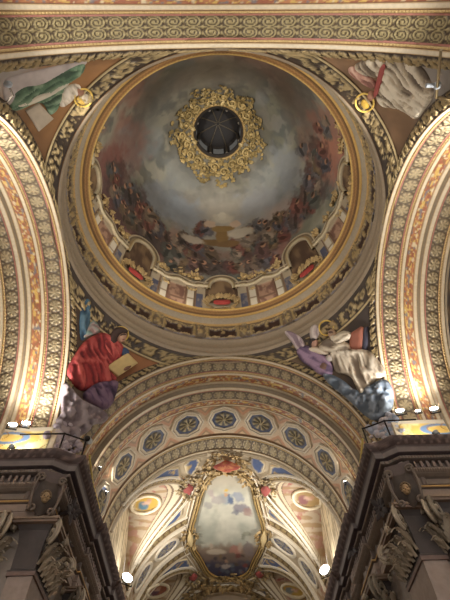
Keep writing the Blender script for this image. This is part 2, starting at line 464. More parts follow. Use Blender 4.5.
def smooth_poly(poly, it=2):
    P = np.asarray(poly, float)
    for _ in range(it):
        Q = np.roll(P, -1, 0); P = np.stack([0.75 * P + 0.25 * Q, 0.25 * P + 0.75 * Q], 1).reshape(-1, 2)
    return P

def in_poly(p, poly):
    x, y = p[:, 0], p[:, 1]; r = np.zeros(len(p), bool); q = np.roll(poly, -1, 0)
    for (x1, y1), (x2, y2) in zip(poly, q):
        c = ((y1 > y) != (y2 > y)); xx = (x2 - x1) * (y - y1) / (y2 - y1 + 1e-12) + x1
        r ^= c & (x < xx)
    return r

def patch(name, poly, hit, cf, relief=0.04, base=0.02, parent=None, mat=None, step=1.2, soft=3.0, smooth_it=2, edge=True):
    """a painted or modelled shape on a curved surface: outline traced, mapped to the surface, slightly raised"""
    poly = smooth_poly(poly, smooth_it)
    lo, hi = poly.min(0), poly.max(0)
    gx, gy = np.meshgrid(np.arange(lo[0], hi[0], step), np.arange(lo[1], hi[1], step))
    g = np.stack([gx.ravel() + (gy.ravel() / step % 2) * 0.3, gy.ravel()], 1)
    g = g[in_poly(g, poly)]
    if len(g): g = g[poly_dist(g, poly) > 0.35 * step]
    pts = np.concatenate([poly, g]); n = len(poly)
    V, _, F, *_ = delaunay_2d_cdt([Vector(p) for p in pts], [(i, (i + 1) % n) for i in range(n)], [], 1, 1e-5)
    V = np.array([(v.x, v.y) for v in V]); F = [tuple(f) for f in F]
    dist = poly_dist(V, poly); hgt = base + relief * np.sqrt(np.clip(dist / soft, 0, 1))
    if hasattr(cf, 'fold'): hgt = hgt + cf.bump * (cf.fold(V) - 0.5) * np.clip(dist / soft, 0, 1)
    P, N = hit(V)
    C = cf(V, dist)
    V3 = P + N * hgt[:, None]
    # orient towards the eye
    F2 = []
    for f in F:
        a, b, c = V3[f[0]], V3[f[1]], V3[f[2]]
        F2.append(f if np.cross(b - a, c - a) @ N[f[0]] > 0 else f[::-1])
    if edge:      # rim going down to the surface so the shape has thickness
        bd = {}
        for f in F2:
            for i in range(len(f)):
                e = (f[i], f[(i + 1) % len(f)]); bd[e] = 1
        rim = [e for e in bd if (e[1], e[0]) not in bd]
        ids = {}
        lowV = []
        for e in rim:
            for i in e:
                if i not in ids: ids[i] = len(V3) + len(lowV); lowV.append(P[i] - N[i] * 0.02)
        if lowV:
            V3 = np.concatenate([V3, lowV]); C = np.concatenate([C, C[list(ids.keys())]])
            F2 += [(e[1], e[0], ids[e[0]], ids[e[1]]) for e in rim]
    return mesh_obj(name, V3, F2, C, mat or M_FRESCO, parent)

def cloth(c_lo, c_mid, c_hi, ang, freq=0.55, seed=0.0, blot=None):
    ca, sa = math.cos(ang), math.sin(ang)
    def fold(V):
        x, y = V[:, 0], V[:, 1]
        u, w = ca * x + sa * y, -sa * x + ca * y
        q = fbm(x * 0.06, y * 0.06, seed, 2) * 7
        rg = 1 - np.abs(2 * fbm(u * 0.035 + q * 0.12, (w + q) * 0.13 * freq / 0.7, seed + 5, 4) - 1)
        s = 0.55 * fbm(u * 0.05, (w + q * 1.5) * 0.22 * freq / 0.7, seed + 3, 4) + 0.45 * sstep(0.55, 1.0, rg)
        return np.clip((s - 0.48) * 1.8 + 0.5, 0, 1)
    def f(V, dist):
        s = fold(V)
        return alpha(mix(mix(c_lo, c_mid, sstep(0.10, 0.5, s)), c_hi, sstep(0.55, 0.95, s)), 0)
    f.fold, f.bump = fold, 0.10
    return f
def puff(c1, c2, seed):
    def fold(V): return sstep(0.3, 0.7, 0.65 * vnoise(V[:, 0] * 0.16, V[:, 1] * 0.16, seed) + 0.35 * vnoise(V[:, 0] * 0.36, V[:, 1] * 0.36, seed + 4))
    def f(V, dist):
        s = fold(V); n = fbm(V[:, 0] * 0.3, V[:, 1] * 0.3, seed + 8)
        return alpha(mix(c1, c2, np.clip(0.8 * s + 0.5 * (n - 0.5), 0, 1)), 0)
    f.fold, f.bump = fold, 0.13
    return f
def flat(c, var=0.12, seed=0.0, sc=0.25):
    def f(V, dist):
        n = fbm(V[:, 0] * sc, V[:, 1] * sc, seed)
        return alpha(np.clip(c * (1 + var * 2 * (n - 0.5))[:, None], 0, 1), 0)
    return f
def circ(x, y, r, n=14, ry=None, a0=0.0):
    a = np.linspace(0, 2 * PI, n, endpoint=False) + a0
    return np.stack([x + r * np.cos(a), y + (ry or r) * np.sin(a)], 1)

def halo(name, x, y, r, hit, parent, w=1.0):
    """thin gilded ring lying just off the surface"""
    c = circ(x, y, r, 40); P, N = hit(c); P = P + N * 0.06
    b = MB(); b.tube(np.concatenate([P, P[:2]]), 0.034 * w, alpha(rgb(214, 180, 90), 0.6), 6)
    return b.build(name, M_STUCCO, parent)

# ================================================================== PENDENTIVES
def pend_point(sx, sy, th, s, off=0.0):
    a1 = np.arctan2(AO * np.cos(th), A); az = a1 + (PI / 2 - 2 * a1) * s
    r = np.sqrt(A * A + (AO * np.cos(th)) ** 2); z = ZS + AO * np.sin(th)
    P = np.stack([sx * r * np.cos(az), sy * r * np.sin(az), z + 0 * az], -1)
    c = np.array([0, 0, ZS]); N = -(P - c) / PR
    return P + N * np.asarray(off)[..., None]

def pendentive(sx, sy, label, ground):
    e = empty('pendentive_painting', (sx * 5.3, sy * 5.3, 14.0), label, 'painting')
    th = np.linspace(-0.06, PI / 2, 90)[:, None]; s = np.linspace(0, 1, 100)[None]
    T, S = np.broadcast_arrays(th, s)
    T_ = np.maximum(T, 0)
    P = pend_point(sx, sy, T_, S); P[..., 2] += np.minimum(T, 0) * 14
    C = ground(P)
    if sx * sy < 0: P, C = P[:, ::-1], C[:, ::-1]
    grid_obj('ground', P, alpha(C, 0), M_FRESCO, e)
    # leaf borders along the two arches
    for side in (0, 1):
        th = np.linspace(0.03, PI / 2 - 0.02, 420)[:, None]; w = np.linspace(0, 0.42, 15)[None]
        a1 = np.arctan2(AO * np.cos(th), A); r = np.sqrt(A * A + (AO * np.cos(th)) ** 2)
        az = np.minimum(a1 + w / r, PI / 4)
        if side: az = PI / 2 - az
        u = AO * th + 0 * w; v = w / 0.21 - 1 + 0 * th
        lf = leafy_h(u, v) * sstep(1.0, 0.7, np.abs(v))
        h = 0.01 + 0.10 * lf
        Pb = np.stack([sx * r * np.cos(az), sy * r * np.sin(az), ZS + AO * np.sin(th) + 0 * w], -1)
        Nb = -(Pb - np.array([0, 0, ZS])) / PR
        Pb = Pb + Nb * h[..., None]
        Cb = gilt(lf, rgb(158, 138, 98), rgb(58, 45, 33))
        if (sx * sy < 0) ^ bool(side): Pb, Cb = Pb[:, ::-1], Cb[:, ::-1]
        tag(grid_obj('leaf_border', Pb, Cb, M_STUCCO, e), 'gilded leaf border along the arch')
    # leaf border and fillet under the drum ring
    z = np.linspace(16.72, 16.12, 14)[None]; q = np.linspace(0, 1, 260)[:, None]
    s_ = np.clip((z - ZS) / AO, 0, 1); cth = np.sqrt(1 - s_ ** 2)
    r = np.sqrt(A * A + (AO * cth) ** 2); a1 = np.arctan2(AO * cth, A)
    az = a1 + (PI / 2 - 2 * a1) * q
    u, v = az * 6.5, (z - 16.42) / 0.30 + 0 * q
    X3, Y3, Z3 = sx * r * np.cos(az), sy * r * np.sin(az), z + 0 * q
    lf = sstep(0.36, 0.68, 0.6 * vnoise(X3 * 7, Y3 * 7, Z3 * 7 + 3) + 0.4 * vnoise(X3 * 15, Y3 * 15, Z3 * 15)) * sstep(0.75, 0.55, np.abs(v)); fi = np.exp(-((v + 0.9) / 0.10) ** 2)
    h = 0.01 + 0.11 * lf + 0.08 * fi
    Pb = np.stack([sx * r * np.cos(az), sy * r * np.sin(az), z + 0 * q], -1)
    Pb = Pb - (Pb - np.array([0, 0, ZS])) / PR * h[..., None]
    Cb = gilt(lf, rgb(158, 138, 98), rgb(58, 45, 33)); Cb = mix(Cb, alpha(rgb(214, 190, 140), 0.3), fi)
    if sx * sy > 0: Pb, Cb = Pb[:, ::-1], Cb[:, ::-1]
    tag(grid_obj('ring_border', Pb, Cb, M_STUCCO, e), 'gilded leaf border under the drum ring')
    return e

def ground_fn(c1, c2, c3, seed, split):
    def f(P):
        n = fbm(P[..., 0] * 0.9, P[..., 1] * 0.9, P[..., 2] * 0.9 + seed)
        C = mix(c1, c2, sstep(0.35, 0.65, n))
        px = project(P.reshape(-1, 3)).reshape(P.shape[:-1] + (2,))
        return mix(C, np.asarray(c3) * (0.85 + 0.3 * n)[..., None], split(px, n))
    return f

SKIN = rgb(190, 146, 116)
def S2(pts, ox, oy, k): return [(ox + x / k, oy + y / k) for x, y in pts]

# -- near left: saint in green over grey cloud
g = ground_fn(rgb(128, 92, 58), rgb(150, 108, 66), rgb(166, 156, 148), 1.0, lambda p, n: sstep(70, 40, p[..., 0] * 0.55 + p[..., 1] * 0.5 - 10 + 20 * n))
pa = pendentive(-1, -1, 'painting of a saint in a green robe in the upper left corner beside the dome', g)
patch('cloud', S2([(4, 160), (30, 150), (95, 135), (160, 122), (180, 120), (150, 150), (120, 160), (60, 175), (30, 212), (8, 205)], 0, 0, 2), hit_pend, flat(rgb(178, 166, 160), 0.25, 2.0, 0.12), 0.03, 0.01, pa)
patch('green_robe', S2([(16, 214), (28, 192), (26, 184), (52, 168), (80, 170), (110, 150), (150, 128), (172, 124), (166, 146), (138, 164), (126, 178), (122, 200), (112, 222), (98, 232), (88, 206), (70, 204), (46, 214), (30, 222)], 0, 0, 2), hit_pend,
      cloth(rgb(54, 74, 56), rgb(90, 116, 88), rgb(130, 150, 122), -0.5, 1.1, 1.0), 0.08, 0.02, pa)
patch('white_sleeve', S2([(26, 208), (44, 200), (84, 182), (120, 166), (138, 158), (122, 172), (90, 190), (50, 206)], 0, 0, 2), hit_pend, flat(rgb(206, 196, 176)), 0.03, 0.13, pa)
patch('tunic', S2([(118, 186), (132, 172), (150, 166), (164, 172), (154, 190), (140, 204), (126, 214), (116, 210)], 0, 0, 2), hit_pend, cloth(rgb(150, 138, 120), rgb(204, 190, 168), rgb(226, 214, 196), 0.9, 1.0, 4.0), 0.06, 0.03, pa)
patch('stone_slab', S2([(50, 220), (78, 206), (106, 236), (76, 262), (64, 242)], 0, 0, 2), hit_pend, flat(rgb(178, 164, 144)), 0.04, 0.04, pa, smooth_it=0)
patch('head', circ(78.5, 91.0, 5.2, 14, 4.4, 0.3), hit_pend, flat(rgb(150, 108, 84), 0.3, 3, 0.5), 0.10, 0.03, pa)
patch('beard', S2([(160, 188), (172, 184), (180, 196), (172, 206), (162, 200)], 0, 0, 2), hit_pend, flat(rgb(176, 162, 140), 0.2), 0.06, 0.05, pa)
patch('collar', S2([(150, 196), (160, 190), (174, 204), (168, 210), (154, 206)], 0, 0, 2), hit_pend, flat(rgb(206, 170, 82)), 0.05, 0.03, pa)
halo('halo', 82.5, 96.5, 9.0, hit_pend, pa)

# -- near right: saint in white
g = ground_fn(rgb(112, 86, 62), rgb(138, 106, 76), rgb(136, 128, 120), 4.0, lambda p, n: sstep(405, 440, p[..., 0] + 20 * n - 0.25 * (p[..., 1] - 80)))
pb = pendentive(1, -1, 'painting of a saint in a white robe in the upper right corner beside the dome', g)
patch('white_robe', S2([(270, 122), (290, 116), (332, 116), (372, 124), (396, 132), (412, 160), (420, 190), (404, 214), (384, 242), (370, 228), (346, 216), (318, 214), (304, 200), (300, 178), (318, 152), (296, 154), (272, 146), (256, 132)], 225, 0, 2), hit_pend,
      cloth(rgb(96, 82, 68), rgb(172, 156, 132), rgb(214, 202, 180), 0.75, 1.1, 2.0), 0.09, 0.02, pb)
patch('red_sash', S2([(316, 122), (326, 124), (320, 150), (308, 188), (300, 186), (308, 156)], 225, 0, 2), hit_pend, flat(rgb(150, 72, 66)), 0.03, 0.16, pb)
patch('shoulder_drape', S2([(246, 134), (262, 132), (284, 150), (306, 164), (300, 178), (284, 172), (266, 160), (248, 146)], 225, 0, 2), hit_pend, cloth(rgb(130, 88, 76), rgb(168, 120, 104), rgb(196, 160, 140), 0.8, 0.9, 6.0), 0.06, 0.03, pb)
patch('head', circ(371.5, 95.5, 4.4, 14, 5.0), hit_pend, flat(rgb(146, 104, 82), 0.3, 5, 0.5), 0.10, 0.03, pb)
patch('golden_cap', S2([(272, 200), (284, 196), (292, 206), (286, 218), (274, 214)], 225, 0, 2), hit_pend, flat(rgb(198, 160, 66)), 0.05, 0.04, pb)
halo('halo', 365.5, 101.5, 9.2, hit_pend, pb)

# -- far left: saint in red with a book
g = ground_fn(rgb(128, 84, 52), rgb(146, 98, 62), rgb(92, 74, 60), 7.0, lambda p, n: sstep(112, 98, p[..., 0] + 8 * n))
pc = pendentive(-1, 1, 'painting of a saint in a red robe with an open book, below the dome', g)
K = 3.75
patch('blue_drape', S2([(118, 20), (135, -8), (150, 0), (152, 60), (136, 140), (112, 160), (108, 70)], 50, 300, K), hit_pend, cloth(rgb(36, 58, 78), rgb(56, 86, 106), rgb(82, 110, 124), 1.5, 0.7, 1.0), 0.03, 0.06, pc)
patch('angel', S2([(118, 150), (130, 110), (150, 84), (162, 72), (180, 92), (190, 118), (170, 128), (140, 136)], 50, 300, K), hit_pend, cloth(rgb(110, 88, 96), rgb(160, 130, 124), rgb(120, 140, 130), 0.4, 0.9, 3.0), 0.05, 0.05, pc)
patch('cloud', S2([(232, 44), (258, 62), (292, 108), (330, 128), (396, 158), (404, 186), (388, 200), (346, 204), (330, 236), (296, 248), (286, 280), (246, 290), (222, 262), (214, 228), (206, 184), (228, 172), (226, 110)], 0, 370, K), hit_pend, puff(rgb(112, 98, 102), rgb(164, 152, 154), 3.0), 0.14, 0.10, pc, step=1.0, soft=3)
patch('purple_skirt', S2([(190, 165), (236, 160), (232, 182), (222, 214), (206, 222), (176, 206), (160, 190)], 0, 300, 2), hit_pend, cloth(rgb(52, 38, 58), rgb(86, 62, 88), rgb(120, 96, 116), 1.2, 0.8, 5.0), 0.12, 0.16, pc)
patch('red_robe', S2([(192, 68), (208, 64), (240, 82), (250, 104), (240, 116), (216, 136), (222, 146), (236, 158), (218, 170), (190, 168), (168, 186), (146, 172), (132, 152), (136, 130), (142, 118), (152, 104), (166, 84)], 0, 300, 2), hit_pend,
      cloth(rgb(104, 30, 34), rgb(156, 50, 50), rgb(188, 88, 80), 1.25, 0.9, 2.0), 0.16, 0.08, pc)
patch('tunic_edge', S2([(205, 138), (238, 142), (248, 155), (238, 160), (214, 150)], 50, 300, K), hit_pend, flat(rgb(176, 160, 140)), 0.04, 0.2, pc)
patch('sleeve', S2([(196, 150), (222, 150), (262, 196), (262, 226), (240, 236), (216, 206), (200, 180)], 50, 300, K), hit_pend, cloth(rgb(120, 36, 38), rgb(170, 60, 58), rgb(200, 104, 92), 0.9, 1.0, 4.0), 0.08, 0.2, pc)
patch('blue_sleeve', S2([(258, 188), (276, 178), (294, 196), (286, 212), (262, 212)], 50, 300, K), hit_pend, flat(rgb(60, 78, 112), 0.25), 0.06, 0.22, pc)
patch('hair', S2([(212, 150), (222, 128), (240, 104), (264, 100), (288, 116), (282, 126), (258, 128), (246, 140), (244, 164), (226, 168)], 50, 300, K), hit_pend, flat(rgb(58, 40, 34), 0.3), 0.10, 0.24, pc)
patch('head', S2([(246, 130), (262, 116), (280, 120), (284, 138), (274, 156), (258, 164), (244, 152)], 50, 300, K), hit_pend, flat(rgb(190, 150, 124), 0.3, 2, 0.6), 0.10, 0.18, pc)
patch('brow', S2([(254, 132), (266, 126), (278, 130), (276, 135), (264, 133), (256, 138)], 50, 300, K), hit_pend, flat(rgb(70, 48, 40)), 0.02, 0.31, pc, step=0.5, soft=1)
patch('mouth', S2([(262, 150), (270, 147), (272, 150), (265, 154)], 50, 300, K), hit_pend, flat(rgb(130, 70, 62)), 0.02, 0.31, pc, step=0.5, soft=1)
halo('halo', 120.4, 334.3, 7.4, hit_pend, pc, 1.1)
patch('open_book', S2([(203, 254), (284, 200), (324, 240), (250, 290)], 50, 300, K), hit_pend, flat(rgb(204, 178, 122), 0.12), 0.08, 0.24, pc, smooth_it=0)
patch('hand', S2([(264, 262), (284, 252), (298, 250), (290, 264), (270, 272)], 50, 300, K), hit_pend, flat(rgb(120, 84, 66)), 0.05, 0.33, pc)

# -- far right: saint in cream robe with angel
g = ground_fn(rgb(88, 74, 60), rgb(108, 88, 68), rgb(70, 60, 54), 9.0, lambda p, n: sstep(345, 356, p[..., 0] + 8 * n))
pd = pendentive(1, 1, 'painting of a bearded saint in a cream robe with a winged angel, below the dome', g)
patch('cloud', S2([(194, 146), (212, 148), (240, 162), (262, 184), (284, 176), (302, 166), (322, 156), (336, 176), (338, 206), (330, 228), (304, 246), (282, 234), (262, 214), (236, 190), (206, 168)], 225, 300, 2), hit_pend, puff(rgb(80, 90, 102), rgb(124, 132, 142), 5.0), 0.14, 0.10, pd, step=1.0, soft=3)
patch('wing', S2([(14, 120), (30, 114), (56, 124), (82, 142), (96, 168), (94, 188), (76, 198), (60, 184), (44, 156)], 280, 300, K), hit_pend, cloth(rgb(128, 108, 116), rgb(176, 158, 158), rgb(204, 190, 184), 0.9, 1.2, 3.0), 0.08, 0.10, pd)
patch('wing', S2([(112, 104), (136, 88), (150, 108), (146, 144), (128, 152), (114, 146)], 280, 300, K), hit_pend, cloth(rgb(128, 112, 112), rgb(170, 154, 148), rgb(196, 182, 172), 1.4, 1.2, 4.0), 0.06, 0.08, pd)
patch('purple_dress', S2([(102, 214), (124, 202), (150, 210), (182, 232), (204, 250), (208, 284), (186, 294), (160, 282), (146, 268), (122, 254), (108, 236)], 260, 273, 2.8125), hit_pend, cloth(rgb(66, 52, 74), rgb(104, 84, 110), rgb(150, 124, 146), 0.5, 0.9, 8.0), 0.12, 0.10, pd)
Q = 2.8125
patch('cream_robe', S2([(196, 222), (214, 212), (262, 214), (296, 214), (318, 224), (334, 246), (354, 272), (352, 290), (324, 306), (304, 330), (288, 350), (274, 326), (262, 296), (240, 284), (216, 284), (206, 256)], 260, 273, Q), hit_pend,
      cloth(rgb(124, 110, 94), rgb(190, 174, 152), rgb(222, 210, 190), 1.15, 0.9, 3.0), 0.15, 0.10, pd)
patch('torso', S2([(164, 214), (180, 192), (200, 184), (222, 188), (250, 196), (264, 214), (252, 230), (214, 232), (196, 224), (178, 222)], 260, 273, Q), hit_pend, cloth(rgb(110, 96, 82), rgb(172, 156, 134), rgb(212, 198, 176), 0.2, 1.1, 6.0), 0.12, 0.16, pd)
patch('sleeve', S2([(208, 184), (226, 168), (246, 162), (262, 172), (258, 186), (240, 192), (226, 204), (212, 200)], 260, 273, Q), hit_pend, cloth(rgb(150, 136, 116), rgb(204, 190, 166), rgb(226, 216, 198), -0.4, 1.2, 8.0), 0.10, 0.24, pd)
patch('angel_sleeve', S2([(136, 214), (156, 206), (184, 214), (200, 222), (196, 232), (170, 230), (146, 226)], 260, 273, Q), hit_pend, cloth(rgb(150, 132, 112), rgb(196, 176, 150), rgb(220, 206, 184), 0.2, 1.2, 9.0), 0.07, 0.20, pd)
patch('foot', S2([(190, 234), (206, 230), (210, 246), (198, 252), (188, 246)], 260, 273, Q), hit_pend, flat(rgb(196, 186, 176)), 0.05, 0.2, pd)
patch('angel_head', circ(314.8, 343.5, 4.2, 14, 4.6), hit_pend, flat(rgb(168, 128, 108), 0.2), 0.12, 0.16, pd)
patch('angel_hair', S2([(112, 156), (124, 144), (142, 148), (132, 160), (124, 172), (122, 186), (112, 176)], 280, 300, K), hit_pend, flat(rgb(46, 36, 34)), 0.06, 0.24, pd)
patch('saint_head', S2([(184, 118), (198, 108), (212, 120), (216, 138), (206, 152), (192, 146), (184, 132)], 280, 300, K), hit_pend, flat(rgb(176, 146, 120), 0.3, 1, 0.6), 0.12, 0.16, pd)
patch('beard', S2([(196, 136), (214, 132), (218, 146), (208, 158), (196, 150)], 280, 300, K), hit_pend, flat(rgb(200, 188, 168)), 0.06, 0.26, pd)
patch('brow', S2([(188, 122), (200, 116), (208, 122), (204, 126), (194, 128)], 280, 300, K), hit_pend, flat(rgb(90, 66, 54)), 0.02, 0.29, pd, step=0.5, soft=1)
halo('halo', 326.9, 328.0, 7.4, hit_pend, pd, 1.1)
patch('red_book', S2([(268, 126), (308, 100), (318, 106), (312, 190), (290, 196), (264, 180)], 280, 300, K), hit_pend, flat(rgb(150, 92, 74)), 0.08, 0.14, pd, smooth_it=0)
patch('book_spine', S2([(318, 106), (332, 100), (328, 188), (312, 192)], 280, 300, K), hit_pend, flat(rgb(60, 58, 72)), 0.05, 0.12, pd, smooth_it=0)
patch('wreath', circ(324.5, 367.5, 5.0, 12), hit_pend, flat(rgb(112, 84, 70), 0.4, 2, 0.6), 0.08, 0.18, pd)

# ================================================================== DRUM RING
ring = empty('drum_ring', (0, 0, 16.7), 'round drum moulding with gilded garland frieze carrying the painted dome', 'cornice')
GREY = rgb(150, 132, 110)
prof = [(6.42, 16.70), (6.34, 16.80), (6.34, 16.95), (6.46, 17.02), (6.50, 17.10), (6.40, 17.22), (6.40, 17.42), (6.50, 17.50), (6.56, 17.60), (6.58, 18.0), (6.50, 18.06), (6.50, 18.16), (6.62, 18.2)]
o = lathe('lower_moulding', prof, alpha(np.broadcast_to(rgb(146, 130, 108), (220, len(prof), 3)), 0.1), M_STUCCO, ring)
tag(o, 'smooth grey-brown lower moulding')
lathe('light_stop_shell', [(6.75, 16.6), (6.75, 20.35)], alpha(np.broadcast_to(GREY, (220, 2, 3)), 0), M_STUCCO, ring)  # unseen cylinder added behind the frieze to block light leaks
# garland frieze
na, nz = 1000, 26
a = np.linspace(0, 2 * PI, na, endpoint=False)[:, None]; z = np.linspace(18.2, 19.38, nz)[None]
per = 2 * PI / 18
p = ((a / per + 0.5) % 1.0 - 0.5) * 2; v = (z - 18.79) / 0.59
panel = sstep(0.04, 0.0, np.maximum(np.abs(p) - 0.58, (np.abs(v + 0.1) - 0.46)))
wv = 0.62 + 0.10 * np.cos(p * PI * 3)
gar = np.exp(-((np.abs(v + 0.1) - wv) / 0.09) ** 2) * (np.abs(p) < 0.76) * (0.45 + 0.75 * vnoise(a * 90, z * 9, 6.0))
fr = np.exp(-((np.abs(p) - 0.70) / 0.07) ** 2) * (np.abs(v + 0.1) < 0.66) * (0.5 + 0.6 * vnoise(a * 60, z * 7, 1.0))
cen = np.exp(-(p / 0.13) ** 2) * np.exp(-((v - 0.1) / 0.5) ** 2) * (0.3 + 0.8 * vnoise(a * 70, z * 9, 3.0))
brk = np.exp(-((np.abs(p) - 1) / 0.11) ** 2) * (0.5 + 0.5 * np.cos(v * 5))
lvs = sstep(0.55, 0.75, vnoise(a * 75, z * 8, 12.0)) * (np.abs(p) > 0.56) * 0.8
h = np.clip(np.maximum.reduce([fr, cen, gar, brk + 0 * v, lvs]), 0, 1)
r = 6.60 - 0.13 * h - 0.03 * (1 - panel)
P = np.stack([r * np.sin(a), r * np.cos(a), z + 0 * a], -1)
C = mix(mix(rgb(112, 96, 76), rgb(58, 38, 30), panel), rgb(168, 146, 102), sstep(0.3, 0.6, h))
C = mix(C, rgb(92, 96, 120), sstep(0.8, 0.9, -v + 0 * a) * 0.7)
tag(grid_obj('garland_frieze', P, alpha(C, 0.6 * sstep(0.3, 0.6, h)), M_STUCCO, ring, closed=True), 'brown frieze panels framed by gilded garlands')
prof = [(6.62, 19.36), (6.50, 19.38), (6.47, 19.42), (6.50, 19.46), (6.48, 19.50), (6.36, 19.78), (6.37, 19.84)]
cc = np.stack([rgb(190, 156, 100)] * 4 + [rgb(164, 152, 132)] * 3)
lathe('fascia', prof, alpha(np.broadcast_to(cc[None], (220, len(prof), 3)), 0.15), M_STUCCO, ring)
na = 900
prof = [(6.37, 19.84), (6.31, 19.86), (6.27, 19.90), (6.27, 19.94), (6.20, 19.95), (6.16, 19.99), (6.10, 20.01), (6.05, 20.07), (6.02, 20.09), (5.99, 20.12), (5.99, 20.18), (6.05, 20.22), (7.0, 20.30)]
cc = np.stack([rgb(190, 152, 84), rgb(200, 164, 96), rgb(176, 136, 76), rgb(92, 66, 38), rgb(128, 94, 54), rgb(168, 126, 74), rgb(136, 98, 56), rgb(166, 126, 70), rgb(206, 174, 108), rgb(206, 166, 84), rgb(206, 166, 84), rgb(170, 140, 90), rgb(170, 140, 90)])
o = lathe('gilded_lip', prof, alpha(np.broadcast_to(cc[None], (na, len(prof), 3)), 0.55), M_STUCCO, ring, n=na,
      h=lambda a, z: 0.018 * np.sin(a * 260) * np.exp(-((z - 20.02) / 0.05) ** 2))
tag(o, 'gold egg and dart lip of the dome opening')

# ================================================================== DOME
def dome_r(z): return DR0 * np.sqrt(np.clip(1 - ((np.asarray(z) - DZ0) / DHZ) ** 2, 0, 1))
def dome_pn(az, z, off=0.0):
    r = dome_r(z); P = np.stack([r * np.sin(az), r * np.cos(az), z + 0 * az], -1)
    k = DR0 ** 2 * (z - DZ0) / DHZ ** 2
    N = -np.stack([np.sin(az) * r, np.cos(az) * r, k + 0 * az], -1); N /= np.linalg.norm(N, axis=-1, keepdims=True)
    return P + N * np.asarray(off)[..., None], N
def hit_dome(px):
    d = rays(px); q = np.array([1 / DR0, 1 / DR0, 1 / DHZ]); o_ = (EYE - np.array([0, 0, DZ0])) * q; d_ = d * q
    a_ = (d_ * d_).sum(1); b_ = 2 * d_ @ o_; c_ = o_ @ o_ - 1
    t = (-b_ + np.sqrt(np.maximum(b_ * b_ - 4 * a_ * c_, 0))) / (2 * a_)
    return EYE + d * t[:, None]
def px_to_az(px):
    P = hit_dome(px); return np.arctan2(P[:, 0], P[:, 1]), P[:, 2]

dome = empty('dome', (0, 0, 20.2), 'tall frescoed dome of clouds and figures rising to a dark eye', 'dome')
# fresco: painted in surface coordinates (azimuth, height)
na, nz = 760, 330
az = np.linspace(-PI, PI, na, endpoint=False)[:, None]; zz = np.concatenate([np.linspace(20.3, 29, 220), np.linspace(29.05, 34.42, nz - 220)])[None]
AZ, ZZ = np.broadcast_arrays(az, zz)
P0, N0 = dome_pn(AZ, ZZ)
X, Y, Z = P0[..., 0], P0[..., 1], P0[..., 2]
n1 = fbm(X * 0.28, Y * 0.28, Z * 0.28 + 3, 5); n2 = fbm(X * 0.7, Y * 0.7, Z * 0.5 + 11, 4); n3 = fbm(X * 0.5 + 9, Y * 0.5, Z * 0.3, 4)
C = mix(rgb(120, 120, 104), rgb(166, 162, 144), sstep(0.34, 0.62, n1))
C = mix(C, rgb(100, 104, 100), sstep(0.48, 0.58, n2) * 0.8)
C = mix(C, rgb(150, 146, 136), sstep(0.54, 0.62, fbm(X * 1.1 + 4, Y * 0.8, Z * 0.9, 4)) * 0.6)
C = mix(C, rgb(92, 94, 90), sstep(0.55, 0.64, fbm(X * 0.8 + 14, Y * 1.1, Z * 0.9 + 20, 4)) * 0.6)
C = mix(C, rgb(172, 128, 112), sstep(0.50, 0.66, n3) * sstep(32, 28, Z) * 0.7)
C = mix(C, rgb(146, 152, 152), sstep(0.5, 0.62, fbm(X * 0.35, Y * 0.35, Z * 0.2 + 40, 4)) * 0.55 * sstep(23, 25, Z))
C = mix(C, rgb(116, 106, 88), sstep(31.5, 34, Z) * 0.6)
def ell(cx, cy_, rx, ry, col, rot=0.0, wob=0.25, soft=0.35, seed=0.0, amt=1.0):
    """one brush shape in (arc metres, height) coordinates around a traced point"""
    global C
    a0, z0 = px_to_az([(cx, cy_)]); a0, z0 = a0[0], z0[0]; r0 = max(float(dome_r(z0)), 0.5)
    da = (AZ - a0 + PI) % (2 * PI) - PI
    sel = (np.abs(da * r0) < 3 * max(rx, ry)) & (np.abs(ZZ - z0) < 3 * max(rx, ry))
    if not sel.any(): return
    u, w = da[sel] * r0, ZZ[sel] - z0
    c_, s_ = math.cos(rot), math.sin(rot); u, w = c_ * u + s_ * w, -s_ * u + c_ * w
    d = np.hypot(u / rx, w / ry) + wob * 2 * (fbm(u * 2.2 / max(rx, 0.3), w * 2.2 / max(rx, 0.3), seed, 3) - 0.5)
    C[sel] = mix(C[sel], np.asarray(col), amt * sstep(1.0 + soft / 2, 1.0 - soft / 2, d))
# big soft areas (traced centre, metres)
for q in [(150, 110, 3.0, 1.6, rgb(118, 116, 108)), (215, 70, 3.0, 1.2, rgb(134, 124, 110)), (300, 100, 2.4, 2.0, rgb(122, 114, 104)), (125, 150, 1.5, 2.4, rgb(148, 112, 100)), (330, 130, 1.3, 2.4, rgb(160, 116, 100)),
          (222, 222, 3.4, 2.6, rgb(164, 158, 144)), (222, 215, 1.7, 1.2, rgb(186, 178, 162)), (185, 215, 1.6, 1.2, rgb(160, 168, 176)), (150, 205, 1.1, 2.6, rgb(142, 146, 150)), (258, 205, 1.6, 1.4, rgb(164, 166, 168)),
          (290, 170, 1.2, 2.0, rgb(144, 148, 150)), (280, 215, 1.5, 1.1, rgb(176, 160, 150)), (104, 165, 0.8, 3.0, rgb(140, 88, 80)), (110, 190, 0.9, 2.6, rgb(110, 72, 70)), (122, 215, 0.9, 1.6, rgb(112, 72, 74)), (150, 245, 1.6, 0.8, rgb(120, 82, 78)),
          (325, 165, 0.8, 2.0, rgb(176, 116, 96)), (340, 150, 0.6, 2.4, rgb(190, 130, 106)), (205, 255, 1.8, 0.6, rgb(134, 104, 92)), (260, 255, 1.6, 0.6, rgb(124, 84, 76))]:
    ell(*q[:2], q[2], q[3], q[4], 0.0, 0.55, 0.9, q[0], 0.75)
